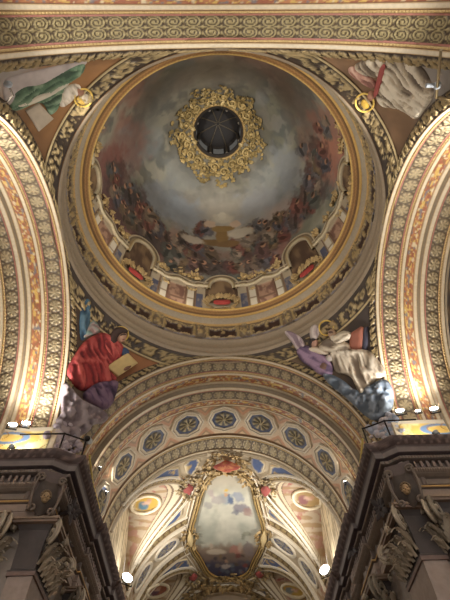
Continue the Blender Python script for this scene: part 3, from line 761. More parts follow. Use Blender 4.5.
for q in [(116, 176, .8, 1.5), (122, 205, 1.0, 1.4), (138, 226, 1.2, 1.2), (160, 244, 1.5, .9), (192, 254, 1.5, .6), (318, 150, .7, 1.4), (314, 182, 1.0, 1.5), (302, 206, 1.1, 1.2), (284, 228, 1.3, .9), (258, 250, 1.6, .6), (136, 200, .8, 1.0)]:
    ell(*q[:2], q[2], q[3], rgb(84, 64, 60), 0.0, 0.7, 0.8, q[0] + 3, 0.8)
PAL = [rgb(128, 66, 58), rgb(76, 82, 98), rgb(106, 90, 70), rgb(76, 88, 84), rgb(150, 132, 112), rgb(86, 64, 60), rgb(108, 74, 74), rgb(160, 144, 126), rgb(62, 54, 56), rgb(98, 104, 112), rgb(126, 104, 72)]
def figure(cx, cy_, s=1.0, ci=None, seed=0):
    c = (PAL[int(rng.integers(len(PAL)))] if ci is None else PAL[ci]) * 0.9
    c = c * 0.62 + rgb(112, 98, 86) * 0.38 * rng.uniform(0.5, 1.2)
    rt = rng.uniform(-0.5, 0.5)
    ell(cx, cy_, 0.42 * s, 0.72 * s, c, rt, 0.45, 0.4, seed, 0.9)
    ell(cx + rng.uniform(-1.5, 1.5), cy_ + 1.5, 0.22 * s, 0.36 * s, np.clip(c * rng.uniform(1.3, 1.8), 0, 1), rt + 0.4, 0.5, 0.5, seed + 3, 0.75)
    ell(cx + rng.uniform(-2.5, 2.5), cy_ + rng.uniform(0, 3), 0.14 * s, 0.40 * s, np.clip(c * rng.uniform(0.35, 0.6), 0, 1), rng.uniform(-1, 1), 0.45, 0.3, seed + 5)
    ell(cx + rng.uniform(-1.5, 1.5), cy_ - 4.2 * s, 0.15 * s, 0.19 * s, SKIN * rng.uniform(0.6, 1.0), 0, 0.1, 0.2, seed + 7)
    ell(cx + rng.uniform(-1.5, 1.5), cy_ - 4.9 * s, 0.15 * s, 0.11 * s, rgb(66, 48, 40), 0, 0.1, 0.2, seed + 9)
k = 0
for line, num, sp_ in [(((112, 168), (118, 195), (130, 218), (146, 236)), 22, 5), (((128, 186), (140, 206), (156, 224)), 13, 5), (((150, 238), (180, 250), (212, 254)), 16, 4), (((178, 238), (200, 244)), 7, 4), (((236, 252), (262, 246), (284, 234)), 15, 5),
                       (((256, 236), (280, 222), (296, 212)), 14, 5), (((290, 226), (306, 206), (318, 184)), 20, 5), (((300, 206), (312, 180), (318, 152)), 16, 5), (((320, 170), (324, 140), (322, 120)), 8, 4), (((166, 236), (150, 222)), 6, 3), (((165, 262), (200, 268), (245, 268), (275, 258)), 24, 3), (((236, 240), (256, 232)), 8, 4), (((196, 232), (210, 228)), 4, 3)]:
    line = np.array(line, float)
    for i in range(num):
        t = (i + rng.uniform(0, 1)) / num * (len(line) - 1); j = min(int(t), len(line) - 2); q = line[j] + (line[j + 1] - line[j]) * (t - j) + rng.normal(0, sp_ * 0.55, 2)
        figure(q[0], q[1], rng.uniform(0.7, 1.15), None, k); k += 1
for x, y, s, ci in [(322, 150, 1.0, 0), (326, 166, 1.0, 1), (318, 128, 0.8, 0), (296, 206, 1.1, 0), (314, 200, 1.2, 3), (308, 182, 1.0, 1), (262, 250, 1.2, 6), (168, 252, 1.2, 3), (150, 215, 1.0, 4), (130, 196, 1.1, 8), (302, 150, 1.0, 9), (268, 234, 1.1, 7), (248, 240, 1.0, 7), (258, 226, 0.9, 9)]:
    figure(x, y, s, ci, 200 + x)
# altar with white cloud and cherubs in the middle of the far side
ell(214, 243, 1.3, 0.32, rgb(122, 96, 62), 0, 0.2, 0.3, 1); ell(222, 236, 0.45, 0.75, rgb(136, 108, 66), 0, 0.15, 0.25, 2); ell(222, 229, 0.85, 0.28, rgb(146, 118, 72), 0, 0.2, 0.3, 3)
ell(222, 219, 0.8, 0.4, rgb(196, 188, 168), 0, 0.4, 0.5, 4); ell(222, 216, 0.3, 0.3, rgb(206, 198, 178), 0, 0.4, 0.6, 5); ell(210, 224, 0.4, 0.3, rgb(200, 176, 152), 0, 0.3, 0.3, 6); ell(235, 224, 0.4, 0.3, rgb(200, 176, 152), 0, 0.3, 0.3, 7)
ell(228, 244, 0.9, 0.3, rgb(126, 98, 64), 0, 0.2, 0.3, 8); ell(240, 233, 0.9, 0.4, rgb(190, 180, 160), 0, 0.4, 0.4, 9); ell(192, 240, 0.8, 0.35, rgb(182, 170, 152), 0, 0.4, 0.4, 10)
fres = grid_obj('fresco', P0[:, ::-1], alpha(C[:, ::-1], 0), M_FRESCO, dome, closed=True)
tag(fres, 'fresco of grey clouds with robed figures round the edge')
# lantern above the eye
lt = MB()
aa = np.linspace(0, 2 * PI, 65)[:, None]; zz_ = np.array([34.3, 34.5, 34.8, 36.6, 36.8])[None]; rr_ = np.array([2.05, 1.62, 1.70, 1.70, 1.6])[None]
lt.grid(np.stack([rr_ * np.cos(aa), rr_ * np.sin(aa), zz_ + 0 * aa], -1), alpha(rgb(60, 54, 48), 0))
tt = np.linspace(0, PI / 2, 9)[None]
lt.grid(np.stack([1.65 * np.cos(tt) * np.cos(aa), 1.65 * np.cos(tt) * np.sin(aa), 36.7 + 0.9 * np.sin(tt) + 0 * aa], -1), alpha(rgb(48, 44, 42), 0))
lan = lt.build('lantern', M_FRESCO, dome); tag(lan, 'dark lantern inside the eye of the dome')
for i in range(8):
    a0 = 2 * PI * i / 8
    w = MB()
    a_ = np.linspace(a0 - 0.24, a0 + 0.24, 5)[:, None]; z_ = np.linspace(34.9, 36.3, 4)[None]
    w.grid(np.stack([1.67 * np.cos(a_) + 0 * z_, 1.67 * np.sin(a_) + 0 * z_, z_ + 0 * a_], -1), alpha(rgb(120, 122, 118), 0))
    w.build('lantern_window', M_DARKGLASS, lan)
for i in range(8):
    a0 = 2 * PI * (i + 0.5) / 8
    w = MB(); w.tube([(1.62 * math.cos(a0), 1.62 * math.sin(a0), 34.5), (1.62 * math.cos(a0), 1.62 * math.sin(a0), 36.7)], 0.1, alpha(rgb(84, 74, 60), 0.2))
    w.tube([(1.55 * math.cos(a0) * math.cos(t), 1.55 * math.sin(a0) * math.cos(t), 36.7 + 0.8 * math.sin(t)) for t in np.linspace(0, 1.5, 7)], 0.05, alpha(rgb(96, 86, 70), 0.2))
    w.build('lantern_rib', M_STUCCO, lan)

# gilded wreath round the eye
wr = empty('gilded_wreath', (0, 0, 33.4), 'thick gilded wreath of leaves and scrolls around the dark eye of the dome', 'wreath')
def gold_var(): return alpha(rgb(186, 162, 108) * rng.uniform(0.6, 1.25), 0.5)
b = MB()
t = np.linspace(0, 2 * PI, 97)
P_, N_ = dome_pn(t, 34.36 + 0 * t, 0.05 + 0 * t); b.tube(P_, 0.10, alpha(rgb(176, 146, 92), 0.6), 8)
for i in range(40):
    P_, N_ = dome_pn(np.array([2 * PI * i / 40]), np.array([34.30]), np.array([0.08])); b.ball(P_[0], 0.10, gold_var(), 6)
b.build('bead_ring', M_STUCCO, wr)
NW = 22
for i in range(NW):
    a0 = 2 * PI * (i + 0.5) / NW
    b = MB(); reach = [1.0, 0.62, 0.85, 0.7][i % 4] * rng.uniform(0.92, 1.1)
    for j in range(26):
        f = j / 25
        zc = 34.28 - reach * (1.22 * f ** 0.8); da = rng.normal(0, 0.10)
        P_, N_ = dome_pn(np.array([a0 + da]), np.array([zc]), np.array([0.08 + 0.16 * rng.random()]))
        out = np.array([math.sin(a0), math.cos(a0), -0.7]); tan_ = np.array([math.cos(a0), -math.sin(a0), 0])
        ang = rng.uniform(-1.5, 1.5) + (0 if j % 3 else 1.2)
        d = out * math.cos(ang) + tan_ * math.sin(ang)
        b.leaf(P_[0], d, N_[0], rng.uniform(0.32, 0.62) * (1 - 0.2 * f), rng.uniform(0.10, 0.19), rng.uniform(1.2, 2.4), gold_var())
    P_, N_ = dome_pn(np.array([a0]), np.array([34.25 - reach * 0.55]), np.array([0.2]))
    c0 = P_[0]; tan_ = np.array([math.cos(a0), -math.sin(a0), 0]); out = np.cross(N_[0], tan_)
    sp_ = [c0 + N_[0] * 0.15 + (tan_ * math.cos(t) + out * math.sin(t)) * (0.34 - 0.036 * t) for t in np.linspace(0, 8, 30)]
    b.tube(sp_, np.linspace(0.08, 0.045, 30), gold_var(), 6)
    b.ball(c0 + N_[0] * 0.2, 0.13, gold_var(), 6)
    b.build('leaf_scroll', M_STUCCO, wr)

# painted architectural parapet round the foot of the dome, in relief
par = empty('parapet', (0, 0, 20.2), 'cream and gold parapet of panels and arched pediments around the foot of the dome', 'parapet')
D = math.radians
na, nz = 1440, 46
az = np.linspace(-PI, PI, na, endpoint=False)[:, None]; z = np.linspace(20.3, 23.9, nz)[None]
c8 = np.degrees(((az + PI / 8) % (PI / 4)) - PI / 8)             # degrees from the nearest arch axis
p8 = np.degrees((az % (PI / 4)) - PI / 8)                         # degrees from the nearest panel centre
ac, ap = np.abs(c8) + 0 * z, np.abs(p8) + 0 * z
C = np.broadcast_to(rgb(164, 150, 126), (na, nz, 3))
pan = (ap < 4.2) & (z > 21.4) & (z < 23.35)
C = np.where(pan[..., None], mix(rgb(116, 84, 70), rgb(156, 124, 102), sstep(0.4, 0.6, fbm(az * 26, z * 2.4, 2.0)))[...], C)
C = np.where((((ap >= 4.2) & (ap < 5.0)) & (z < 23.5))[..., None] | (pan & (np.abs(z - 22.2) < 0.06))[..., None], rgb(112, 84, 66), C)
C = np.where((((ap >= 5.0) & (ap < 9.0)) & (np.abs(z - 22.25) < 0.05))[..., None], rgb(140, 120, 100), C)
C = np.where((((ap >= 9.0) & (ap < 9.8)))[..., None], rgb(120, 96, 76), C)
C = np.where((((ap >= 9.8) & (ap < 13.2)) & (z < 22.9))[..., None], mix(rgb(80, 82, 100), rgb(124, 116, 112), sstep(0.5, 0.7, fbm(az * 30, z * 3, 7.0))), C)
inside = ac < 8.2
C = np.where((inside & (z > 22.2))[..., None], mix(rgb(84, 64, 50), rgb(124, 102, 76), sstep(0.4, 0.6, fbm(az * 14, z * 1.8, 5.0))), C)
h = 0.10 + 0.06 * ((ap > 5.0) & (ap < 9.0)) - 0.06 * pan - 0.08 * (inside & (z > 22.2)) + 0 * z
P_, N_ = dome_pn(az + 0 * z, z + 0 * az, h)
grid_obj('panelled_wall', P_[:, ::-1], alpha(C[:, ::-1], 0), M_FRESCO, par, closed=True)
def ribbon_dome(path, prof, cols, name, parent, al=0.3):
    """moulding swept along (azimuth deg, z) on the dome; prof = (sideways m, inward m)"""
    path = np.asarray(path, float); azr, zr = np.radians(path[:, 0]), path[:, 1]
    P_, N_ = dome_pn(azr, zr); T = np.gradient(P_, axis=0); T /= np.linalg.norm(T, axis=1)[:, None]; B = np.cross(N_, T)
    prof = np.asarray(prof, float)
    Q = P_[:, None] + B[:, None] * prof[None, :, 0:1] + N_[:, None] * prof[None, :, 1:2]
    Cc = np.broadcast_to(np.asarray(cols)[None], Q.shape)
    b = MB(); b.grid(Q, alpha(Cc, al))
    return b.build(name, M_STUCCO, parent)
MP = [(-0.24, 0.05), (-0.24, 0.17), (-0.15, 0.21), (-0.09, 0.14), (0.04, 0.15), (0.08, 0.24), (0.19, 0.27), (0.25, 0.22), (0.25, 0.05)]
MC = [rgb(150, 132, 104), rgb(186, 172, 146), rgb(196, 182, 154), rgb(104, 86, 62), rgb(170, 154, 126), rgb(168, 142, 96), rgb(190, 176, 144), rgb(200, 188, 158), TAUPE]
def gold_spray(name, azd, z, parent, n, spread, size, off=0.16):
    b = MB()
    for i in range(n):
        a_ = math.radians(azd) + rng.normal(0, spread / 6.8); z_ = z + rng.normal(0, spread * 0.55)
        P_, N_ = dome_pn(np.array([a_]), np.array([z_]), np.array([off])); tan_ = np.array([math.cos(a_), -math.sin(a_), 0]); up = np.cross(N_[0], tan_)
        t = rng.uniform(0, 2 * PI)
        b.leaf(P_[0], tan_ * math.cos(t) + up * math.sin(t), N_[0], size * rng.uniform(0.8, 1.4), size * 0.36, rng.uniform(0.8, 2.0), alpha(rgb(190, 164, 116) * rng.uniform(0.7, 1.15), 0.5))
    for i in range(3):
        P_, N_ = dome_pn(np.array([math.radians(azd) + rng.normal(0, spread / 9)]), np.array([z + rng.normal(0, spread * 0.3)]), np.array([off])); b.ball(P_[0], size * 0.4, alpha(rgb(196, 170, 120), 0.5), 6)
    return b.build(name, M_STUCCO, parent)
for i in range(8):
    ax = 45 * i; big = (i % 2 == 1)
    zt = 25.45 if big else 24.6; hw = 8.6 if big else 7.6
    t = np.linspace(PI, 0, 26)
    base = zt - 1.05 if big else zt - 0.95
    path = [(ax - hw - 0.4, 23.25)] + [(ax + hw * math.cos(q), base + (zt - base) * math.sin(q)) for q in t] + [(ax + hw + 0.4, 23.25)]
    sp = np.array(path); sp[0] = (ax - hw - 0.2, 23.4); sp[-1] = (ax + hw + 0.2, 23.4)
    arc = ribbon_dome(sp[::-1], MP, MC, 'arched_pediment', par)
    # painted niche field inside the arch
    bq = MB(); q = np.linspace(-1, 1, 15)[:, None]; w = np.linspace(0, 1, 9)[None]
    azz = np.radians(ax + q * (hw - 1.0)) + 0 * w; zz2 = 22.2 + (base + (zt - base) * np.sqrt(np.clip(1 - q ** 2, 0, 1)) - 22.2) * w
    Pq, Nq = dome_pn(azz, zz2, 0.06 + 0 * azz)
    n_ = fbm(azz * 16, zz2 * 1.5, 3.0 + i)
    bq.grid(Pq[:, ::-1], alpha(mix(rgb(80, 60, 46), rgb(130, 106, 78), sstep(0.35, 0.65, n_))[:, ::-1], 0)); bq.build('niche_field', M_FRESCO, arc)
    # straight cornice between arches, bowed up over the panel
    L = np.linspace(ax + hw - 0.6, ax + 45 - (8.6 if not big else 7.6) + 0.6, 24)
    mid = ax + 22.5
    zc = 23.7 + 0.28 * np.exp(-((L - mid) / 4.0) ** 2) + 0.10 * (np.abs(L - mid) > 9)
    tag(ribbon_dome(np.stack([L, zc], 1)[::-1], MP, MC, 'parapet_cornice', par), 'cream cornice bowed over a panel')
    for dx in (-9.4, 9.4):
        gold_spray('gilded_vase', mid + dx, 24.4, par, 16, 0.28, 0.32, 0.16)
    gold_spray('gilded_crest', mid, 24.35, par, 10, 0.26, 0.26, 0.16)
    for dx in (-6.9, 6.9):
        gold_spray('mask_ornament', mid + dx, 23.1, par, 7, 0.13, 0.22, 0.14)
        b = MB()
        for s_ in (0, 1):
            a_ = np.radians(np.linspace(mid + dx - 1.5, mid + dx + 1.5, 5))[:, None]; z_ = np.linspace(21.4 + 0.85 * s_, 22.1 + 0.85 * s_, 4)[None]
            Pq, Nq = dome_pn(a_ + 0 * z_, z_ + 0 * a_, 0.20 + 0 * a_ * z_); b.grid(Pq[:, ::-1], alpha(rgb(196, 186, 166), 0))
        b.build('marble_panel', M_FRESCO, par)
    # red cartouche under the arch
    b = MB(); c0 = 21.95
    for q_ in np.linspace(0, 2 * PI, 23)[:-1]:
        a_ = math.radians(ax) + 0.82 * math.cos(q_) / 6.8; z_ = c0 + 0.50 * math.sin(q_)
        Pq, Nq = dome_pn(np.array([a_]), np.array([z_]), np.array([0.25])); tan_ = np.array([math.cos(a_), -math.sin(a_), 0]); up = np.cross(Nq[0], tan_); up = up if up[2] > 0 else -up
        for rep in range(2):
            t2 = q_ + rng.normal(0, 0.8)
            b.leaf(Pq[0], tan_ * math.cos(t2) + up * math.sin(t2), Nq[0], 0.42, 0.15, rng.uniform(0.8, 2.0), alpha(rgb(176, 150, 104) * rng.uniform(0.7, 1.1), 0.5))
    car = b.build('cartouche', M_STUCCO, par)
    q = np.linspace(0, 2 * PI, 24)[:, None]; r_ = np.linspace(0.02, 1, 5)[None]
    sq = 1 / np.maximum(np.abs(np.cos(q)), np.abs(np.sin(q))) ** 0.6
    azz = math.radians(ax) + 0.50 * r_ * sq * np.cos(q) / 6.8; zz2 = c0 + 0.24 * r_ * sq * np.sin(q)
    Pq, Nq = dome_pn(azz, zz2, 0.30 + 0.10 * (1 - r_ ** 2) + 0 * azz)
    bq = MB(); bq.grid(Pq, alpha(rgb(158, 58, 52), 0)); tag(bq.build('red_field', M_FRESCO, car), 'red field')

# ================================================================== CHANCEL VAULT
CELLS = (15.6, 25.0); CW, CZ, CH = 2.5, 12.9, 3.15
VY0, VY1 = A + 6.46, 29.0
def vault_z(x, y):
    z = ZS + np.sqrt(np.maximum(R2 ** 2 - np.asarray(x) ** 2, 0))
    for yc in CELLS:
        q = 1 - ((y - yc) / CW) ** 2
        z = np.maximum(z, np.where(q > 0, CZ + CH * np.sqrt(np.maximum(q, 0)), -99))
    return z
def vault_pn(x, y):
    x, y = np.asarray(x, float), np.asarray(y, float); e = 0.02
    z = vault_z(x, y); gx = (vault_z(x + e, y) - vault_z(x - e, y)) / (2 * e); gy = (vault_z(x, y + e) - vault_z(x, y - e)) / (2 * e)
    N = np.stack([gx, gy, -1 + 0 * z], -1); N /= np.linalg.norm(N, axis=-1, keepdims=True)
    return np.stack([x, y, z], -1), N
def hit_vault_xy(px):
    d = rays(px)
    a = d[:, 0] ** 2 + d[:, 2] ** 2; b = 2 * (EYE[0] * d[:, 0] - ZS * d[:, 2]); c = EYE[0] ** 2 + ZS ** 2 - R2 ** 2
    t = (-b + np.sqrt(np.maximum(b * b - 4 * a * c, 0))) / (2 * a)
    dt = 0.02 / np.linalg.norm(d, axis=1)
    for _ in range(260):
        P = EYE + d * t[:, None]; up = (P[:, 2] < vault_z(P[:, 0], P[:, 1]) - 0.004) & (np.abs(P[:, 0]) < R2)
        if not up.any(): break
        t = t + dt * up
    return P[:, :2]
def vxy(sgn):
    def f(q):
        q = np.asarray(q, float); return vault_pn(q[:, 0], q[:, 1])
    return f
def vpatch(name, px, cf, relief=0.03, base=0.02, parent=None, mirror=False, soft=0.25, it=1, step=0.12, mat=None):
    q = hit_vault_xy(np.asarray(px, float))
    if mirror: q = q * np.array([-1, 1])
    return patch(name, q, vxy(1), cf, relief, base, parent, mat or M_FRESCO, step, soft, it)
nx, ny = 360, 820
phi = np.linspace(-PI / 2, PI / 2, nx)[:, None]; yy = np.linspace(VY0 - 0.02, VY1, ny)[None]
X, Y = np.broadcast_arrays(R2 * np.sin(phi), yy)
Pv, _ = vault_pn(X, Y)
n = fbm(X * 1.2, Y * 1.2, 2.0)
C = mix(rgb(176, 158, 132), rgb(196, 180, 152), n)
inc = np.zeros(X.shape); dif = np.full(X.shape, -9.0)
for yc in CELLS:
    q = np.sqrt(np.maximum(1 - ((Y - yc) / CW) ** 2, 0)); dif = np.maximum(dif, np.where(q > 0, CZ + CH * q - (ZS + np.sqrt(np.maximum(R2 ** 2 - X ** 2, 0))), -9)); inc = np.maximum(inc, (CZ + CH * q > ZS + np.sqrt(np.maximum(R2 ** 2 - X ** 2, 0)) + 0.01))
C = mix(C, mix(rgb(178, 160, 136), rgb(160, 118, 100), sstep(0.5, 0.62, fbm(X * 2.5, Y * 2.5, Pv[..., 2] * 2.5))), inc * 0.9)
Zv = Pv[..., 2]
sc_ = np.abs(np.sin(Y * 5.2 + 2.4 * np.sin(Zv * 3.4 + X))) * np.abs(np.sin(Zv * 4.6 + 2.0 * np.sin(Y * 3.8)))
C = mix(C, rgb(150, 122, 84), sstep(0.50, 0.62, sc_ + 0.4 * (fbm(X * 4, Y * 4, Zv * 4) - 0.5)) * inc * 0.8)
C = mix(C, rgb(150, 74, 70), sstep(0.72, 0.8, fbm(X * 3 + 5, Y * 3, Zv * 3, 3)) * inc * 0.8)
for d0, d1, cc_ in ((0.0, 0.10, rgb(120, 100, 78)), (0.10, 0.34, rgb(206, 192, 164)), (0.34, 0.42, rgb(120, 98, 76)), (0.42, 0.56, rgb(196, 178, 148)), (0.56, 0.60, rgb(110, 92, 74))):
    C = mix(C, cc_, inc * (dif > d0) * (dif <= d1))
vault = struct(grid_obj('ceiling', Pv[::-1], alpha(C[::-1], 0), M_FRESCO), 'painted chancel vault with lunettes')
for sx, nm in ((-1, 'wall_left_chancel'), (1, 'wall_right_chancel')):
    y_ = np.linspace(A + 0.2, VY1, 260)[:, None]; z_ = np.linspace(9.8, 16.2, 70)[None]
    Yw, Zw = np.broadcast_arrays(y_, z_); Xw = sx * (R2 + 0.0) + 0 * Yw
    n = fbm(Yw * 1.5, Zw * 1.5, 4.0 + sx)
    top = np.where(Yw < VY0, ZS, np.maximum(vault_z(sx * (R2 - 0.01) + 0 * Yw, Yw), ZS)) + 0.05
    Zw = np.minimum(Zw, top)
    Cw = mix(rgb(206, 190, 160), rgb(222, 206, 172), sstep(0.4, 0.6, n))
    Cw = mix(Cw, rgb(150, 132, 104), sstep(0.55, 0.65, fbm(Yw * 3, Zw * 3, 1.0)) * 0.6 * (Zw > 11.3))
    per_ = np.abs(((Yw - 13.1) / 1.25) % 1.0 - 0.5)
    Cw = mix(Cw, rgb(140, 118, 92), sstep(0.03, 0.015, np.abs(per_ - 0.34)) * (Zw > 10.9)); Cw = mix(Cw, rgb(222, 208, 178), sstep(0.40, 0.43, per_))
    struct(grid_obj(nm, np.stack([Xw, Yw, Zw], -1), alpha(Cw, 0), M_FRESCO))
b = MB(); b.box((-7, VY1, -1.6), (7, VY1 + 0.3, 17), alpha(rgb(170, 150, 126), 0)); struct(b.build('wall_end_chancel', M_FRESCO, None, False))

def vribbon(name, pts, prof, cols, parent, al=0.1, motif=None, it=40, mirror=False, mat=None):
    """moulding swept over the vault along (x, y) points; prof = (sideways, inward)"""
    pts = np.asarray(pts, float)
    if mirror: pts = pts * np.array([-1, 1])
    s = np.concatenate([[0], np.cumsum(np.hypot(*np.diff(pts, axis=0).T))]); t = np.linspace(0, s[-1], it)
    q = np.stack([np.interp(t, s, pts[:, 0]), np.interp(t, s, pts[:, 1])], 1)
    P_, N_ = vault_pn(q[:, 0], q[:, 1])
    N_ = (N_ + np.roll(N_, 1, 0) * 0 ); T = np.gradient(P_, axis=0); T /= np.linalg.norm(T, axis=1)[:, None] + 1e-9
    N_ = N_ - T * (N_ * T).sum(1)[:, None]; N_ /= np.linalg.norm(N_, axis=1)[:, None] + 1e-9
    B = np.cross(N_, T); prof = np.asarray(prof, float)
    L = np.concatenate([[0], np.cumsum(np.linalg.norm(np.diff(P_, axis=0), axis=1))])
    hh = np.broadcast_to(prof[None, :, 1], (it, len(prof))).copy(); Cc = np.broadcast_to(np.asarray(cols)[None], (it, len(prof), 3)).copy()
    if motif is not None:
        w = np.abs(prof[:, 0]).max(); m_, Cc = motif(L[:, None] + 0 * hh, prof[None, :, 0] / w + 0 * hh, hh, Cc); hh = hh + m_
    Q = P_[:, None] + B[:, None] * prof[None, :, 0:1] + N_[:, None] * hh[..., None]
    b = MB(); b.grid(Q, alpha(Cc, al)); return b.build(name, mat or M_STUCCO, parent)
def px_path(px): return hit_vault_xy(np.asarray(px, float))

def rib_prof(w, n=17):
    s = np.linspace(-1, 1, n); a = np.abs(s)
    h = 0.05 + 0.09 * np.exp(-((a - 0.86) / 0.10) ** 2) + 0.05 * np.exp(-((a - 0.62) / 0.06) ** 2); h[0] = h[-1] = 0.0
    c = np.array([WHITE if x > 0.74 else (rgb(176, 148, 108) if x > 0.56 else rgb(112, 92, 66)) for x in a])
    return np.stack([s * w, h], 1), c
def rib_motif(per):
    def f(u, v, h, C):
        r = rosette_h(u, v / 0.56, per) * (np.abs(v) < 0.56)
        return 0.07 * r, mix(C, rgb(168, 146, 104), sstep(0.25, 0.5, r))
    return f
def white_prof(w):
    s = np.linspace(-1, 1, 13); a = np.abs(s); h = 0.03 + 0.07 * (a > 0.45) * (a < 0.95) + 0.03 * np.cos(s * 9); h[0] = h[-1] = 0
    c = np.array([WHITE if x > 0.4 else rgb(186, 160, 124) for x in a]); return np.stack([s * w, h], 1), c

def half(arr, mirror): return np.asarray(arr, float) * (np.array([-1, 1]) if mirror else 1)
ribs = empty('vault_ribs', (0, 20, 16), 'cream and gilded ribs crossing the chancel vault around the ceiling painting', 'ribs')
for mir in (False, True):
    for yc in CELLS:
        # the groins of the lunette: curves where the cell meets the barrel
        for sgn in (-1, 1):
            xs = np.linspace(2.32, 5.2, 30)
            zz_ = ZS + np.sqrt(R2 ** 2 - xs ** 2); q = np.sqrt(np.maximum(1 - ((zz_ - CZ) / CH) ** 2, 0))
            yy_ = yc + sgn * CW * q
            pr, pc_ = rib_prof(0.23, 15)
            vribbon('groin_rib', half(np.stack([-(xs - 0.14), yy_ + sgn * 0.16], 1), mir), pr, pc_, ribs, 0.3, rib_motif(0.34), 110)
            wp, wc = white_prof(0.10)
            vribbon('fillet', half(np.stack([-(xs - 0.24), yy_ + sgn * 0.34], 1), mir), wp, wc, ribs, 0.05, None, 60)
for yb in (18.55, 21.75, 27.9):
    if yb < 27:
        for lo, hi in ((-76, -24), (24, 76)):
            an = np.radians(np.linspace(lo, hi, 60)); pr, pc_ = rib_prof(0.40, 19)
            vribbon('transverse_rib', np.stack([R2 * np.sin(an), yb + 0 * an], 1), pr, pc_, ribs, 0.3, rib_motif(0.42), 150)
    else:
        an = np.radians(np.linspace(-80, 80, 60)); pr, pc_ = rib_prof(0.55, 19)
        vribbon('transverse_rib', np.stack([R2 * np.sin(an), yb + 0 * an], 1), pr, pc_, ribs, 0.3, rib_motif(0.6), 240)
for lo, hi in ((-78, -10), (10, 78)):
    an = np.radians(np.linspace(lo, hi, 60)); wp, wc = white_prof(0.09)
    vribbon('fillet', np.stack([R2 * np.sin(an), 13.02 + 0 * an], 1), wp, wc, ribs, 0.05, None, 70)
for yb in (19.15, 21.15):
    for lo, hi in ((-78, -26), (26, 78)):
        an = np.radians(np.linspace(lo, hi, 40)); wp, wc = white_prof(0.10)
        vribbon('fillet', np.stack([R2 * np.sin(an), yb + 0 * an], 1), wp, wc, ribs, 0.05, None, 60)

# ceiling painting
CANV = [(219, 472.7), (230, 472.7), (239, 473.5), (245, 477), (250.6, 485), (253, 497.5), (256.5, 510), (261, 522), (262.5, 533), (259.6, 547), (252, 560), (248, 572), (236, 577), (220, 577), (209, 572), (202, 558), (193.5, 546), (191.5, 533), (193.5, 525), (198, 510), (201, 500), (203.5, 491), (206.7, 485), (211, 478)]
cpx = np.array(CANV, float)
cq = smooth_poly(hit_vault_xy(cpx), 2)
paint = empty('ceiling_painting', (0, 20, 16.4), 'gold framed ceiling painting of figures in a pale cloudy sky over a dark crowd', 'painting')
def paint_c(V, dist):
    P_, _ = vault_pn(V[:, 0], V[:, 1]); p = project(P_); x, y = p[:, 0], p[:, 1]
    n = fbm(V[:, 0] * 0.9, V[:, 1] * 0.45, 3.0); n2 = fbm(V[:, 0] * 3.4, V[:, 1] * 1.5, 9.0, 5)
    C = mix(rgb(176, 176, 160), rgb(206, 202, 184), sstep(0.35, 0.65, n))
    C = mix(C, rgb(186, 172, 150), sstep(500, 476, y + 12 * (n - 0.5)) * 0.7)
    def blob(cx, cy_, rx, ry, c, a=1.0, wob=1.7):
        nonlocal C
        d = np.hypot((x - cx) / rx, (y - cy_) / ry) + wob * (n2 - 0.5); C = mix(C, np.asarray(c), a * sstep(1.15, 0.75, d))
    blob(228, 497, 7, 6, rgb(146, 156, 164), 0.8); blob(231, 500, 3, 4.5, rgb(88, 104, 134), 0.9, 1.0); blob(229, 495, 1.5, 3, rgb(96, 110, 138), 0.9, 0.8); blob(226, 494, 2, 2.5, rgb(198, 158, 120)); blob(226, 489.5, 1.6, 1.6, rgb(214, 176, 76), 1, 0.2)
    blob(239, 497, 6, 5, rgb(150, 154, 164), 0.9); blob(241, 508, 7, 5, rgb(138, 132, 138), 0.9); blob(247, 512, 5, 4, rgb(158, 128, 120), 0.8); blob(236, 512, 4, 3, rgb(118, 118, 130), 0.8)
    blob(218, 499, 6, 4, rgb(168, 160, 156), 0.8); blob(211, 493, 4, 5, rgb(170, 152, 150), 0.7); blob(208, 505, 4, 3, rgb(160, 154, 150), 0.7)
    g_ = sstep(541, 549, y + 8 * (n2 - 0.5)); C = mix(C, rgb(150, 130, 110), g_)
    blob(246, 533, 4, 2, rgb(150, 150, 130), 0.8); blob(243, 536, 2, 4, rgb(126, 128, 110), 0.7)
    C = mix(C, rgb(116, 98, 88), sstep(546, 556, y + 10 * (n - 0.5)) * 0.85)
    blob(216, 551, 11, 3.0, rgb(196, 180, 158), 0.9, 0.4); blob(211, 545.5, 2.0, 3, rgb(190, 172, 150), 0.9, 0.4); blob(235, 549, 6, 4, rgb(176, 126, 110), 0.9); blob(240, 546, 2, 4, rgb(186, 164, 144), 0.8); blob(249, 548, 5, 6, rgb(130, 116, 112), 0.8)
    C = mix(C, rgb(58, 58, 82), sstep(558, 565, y + 8 * (n2 - 0.5)) * 0.9)
    for i in range(26):
        r_ = np.random.default_rng(50 + i); blob(r_.uniform(206, 250), r_.uniform(555, 574), r_.uniform(1.2, 2.8), r_.uniform(1.2, 2.6), PAL[int(r_.integers(len(PAL)))] * r_.uniform(0.6, 1.4), 0.8, 0.6)
    blob(226, 566, 4, 2.2, rgb(190, 176, 166), 0.8); blob(226, 560.5, 1.6, 1.8, rgb(176, 140, 116), 0.9, 0.3)
    return alpha(C, 0)
patch('canvas', cq, vxy(1), paint_c, 0.0, 0.05, paint, M_FRESCO, 0.11, 0.3, 0)
ctr = cq.mean(0)
loop = np.concatenate([cq, cq[:1]])
s_ = np.linspace(-1, 1, 15)
fp = np.stack([0.02 - 0.36 * (s_ + 1) / 2, np.array([0.02, 0.10, 0.16, 0.12, 0.10, 0.18, 0.24, 0.26, 0.22, 0.14, 0.12, 0.18, 0.20, 0.12, 0.0])], 1)
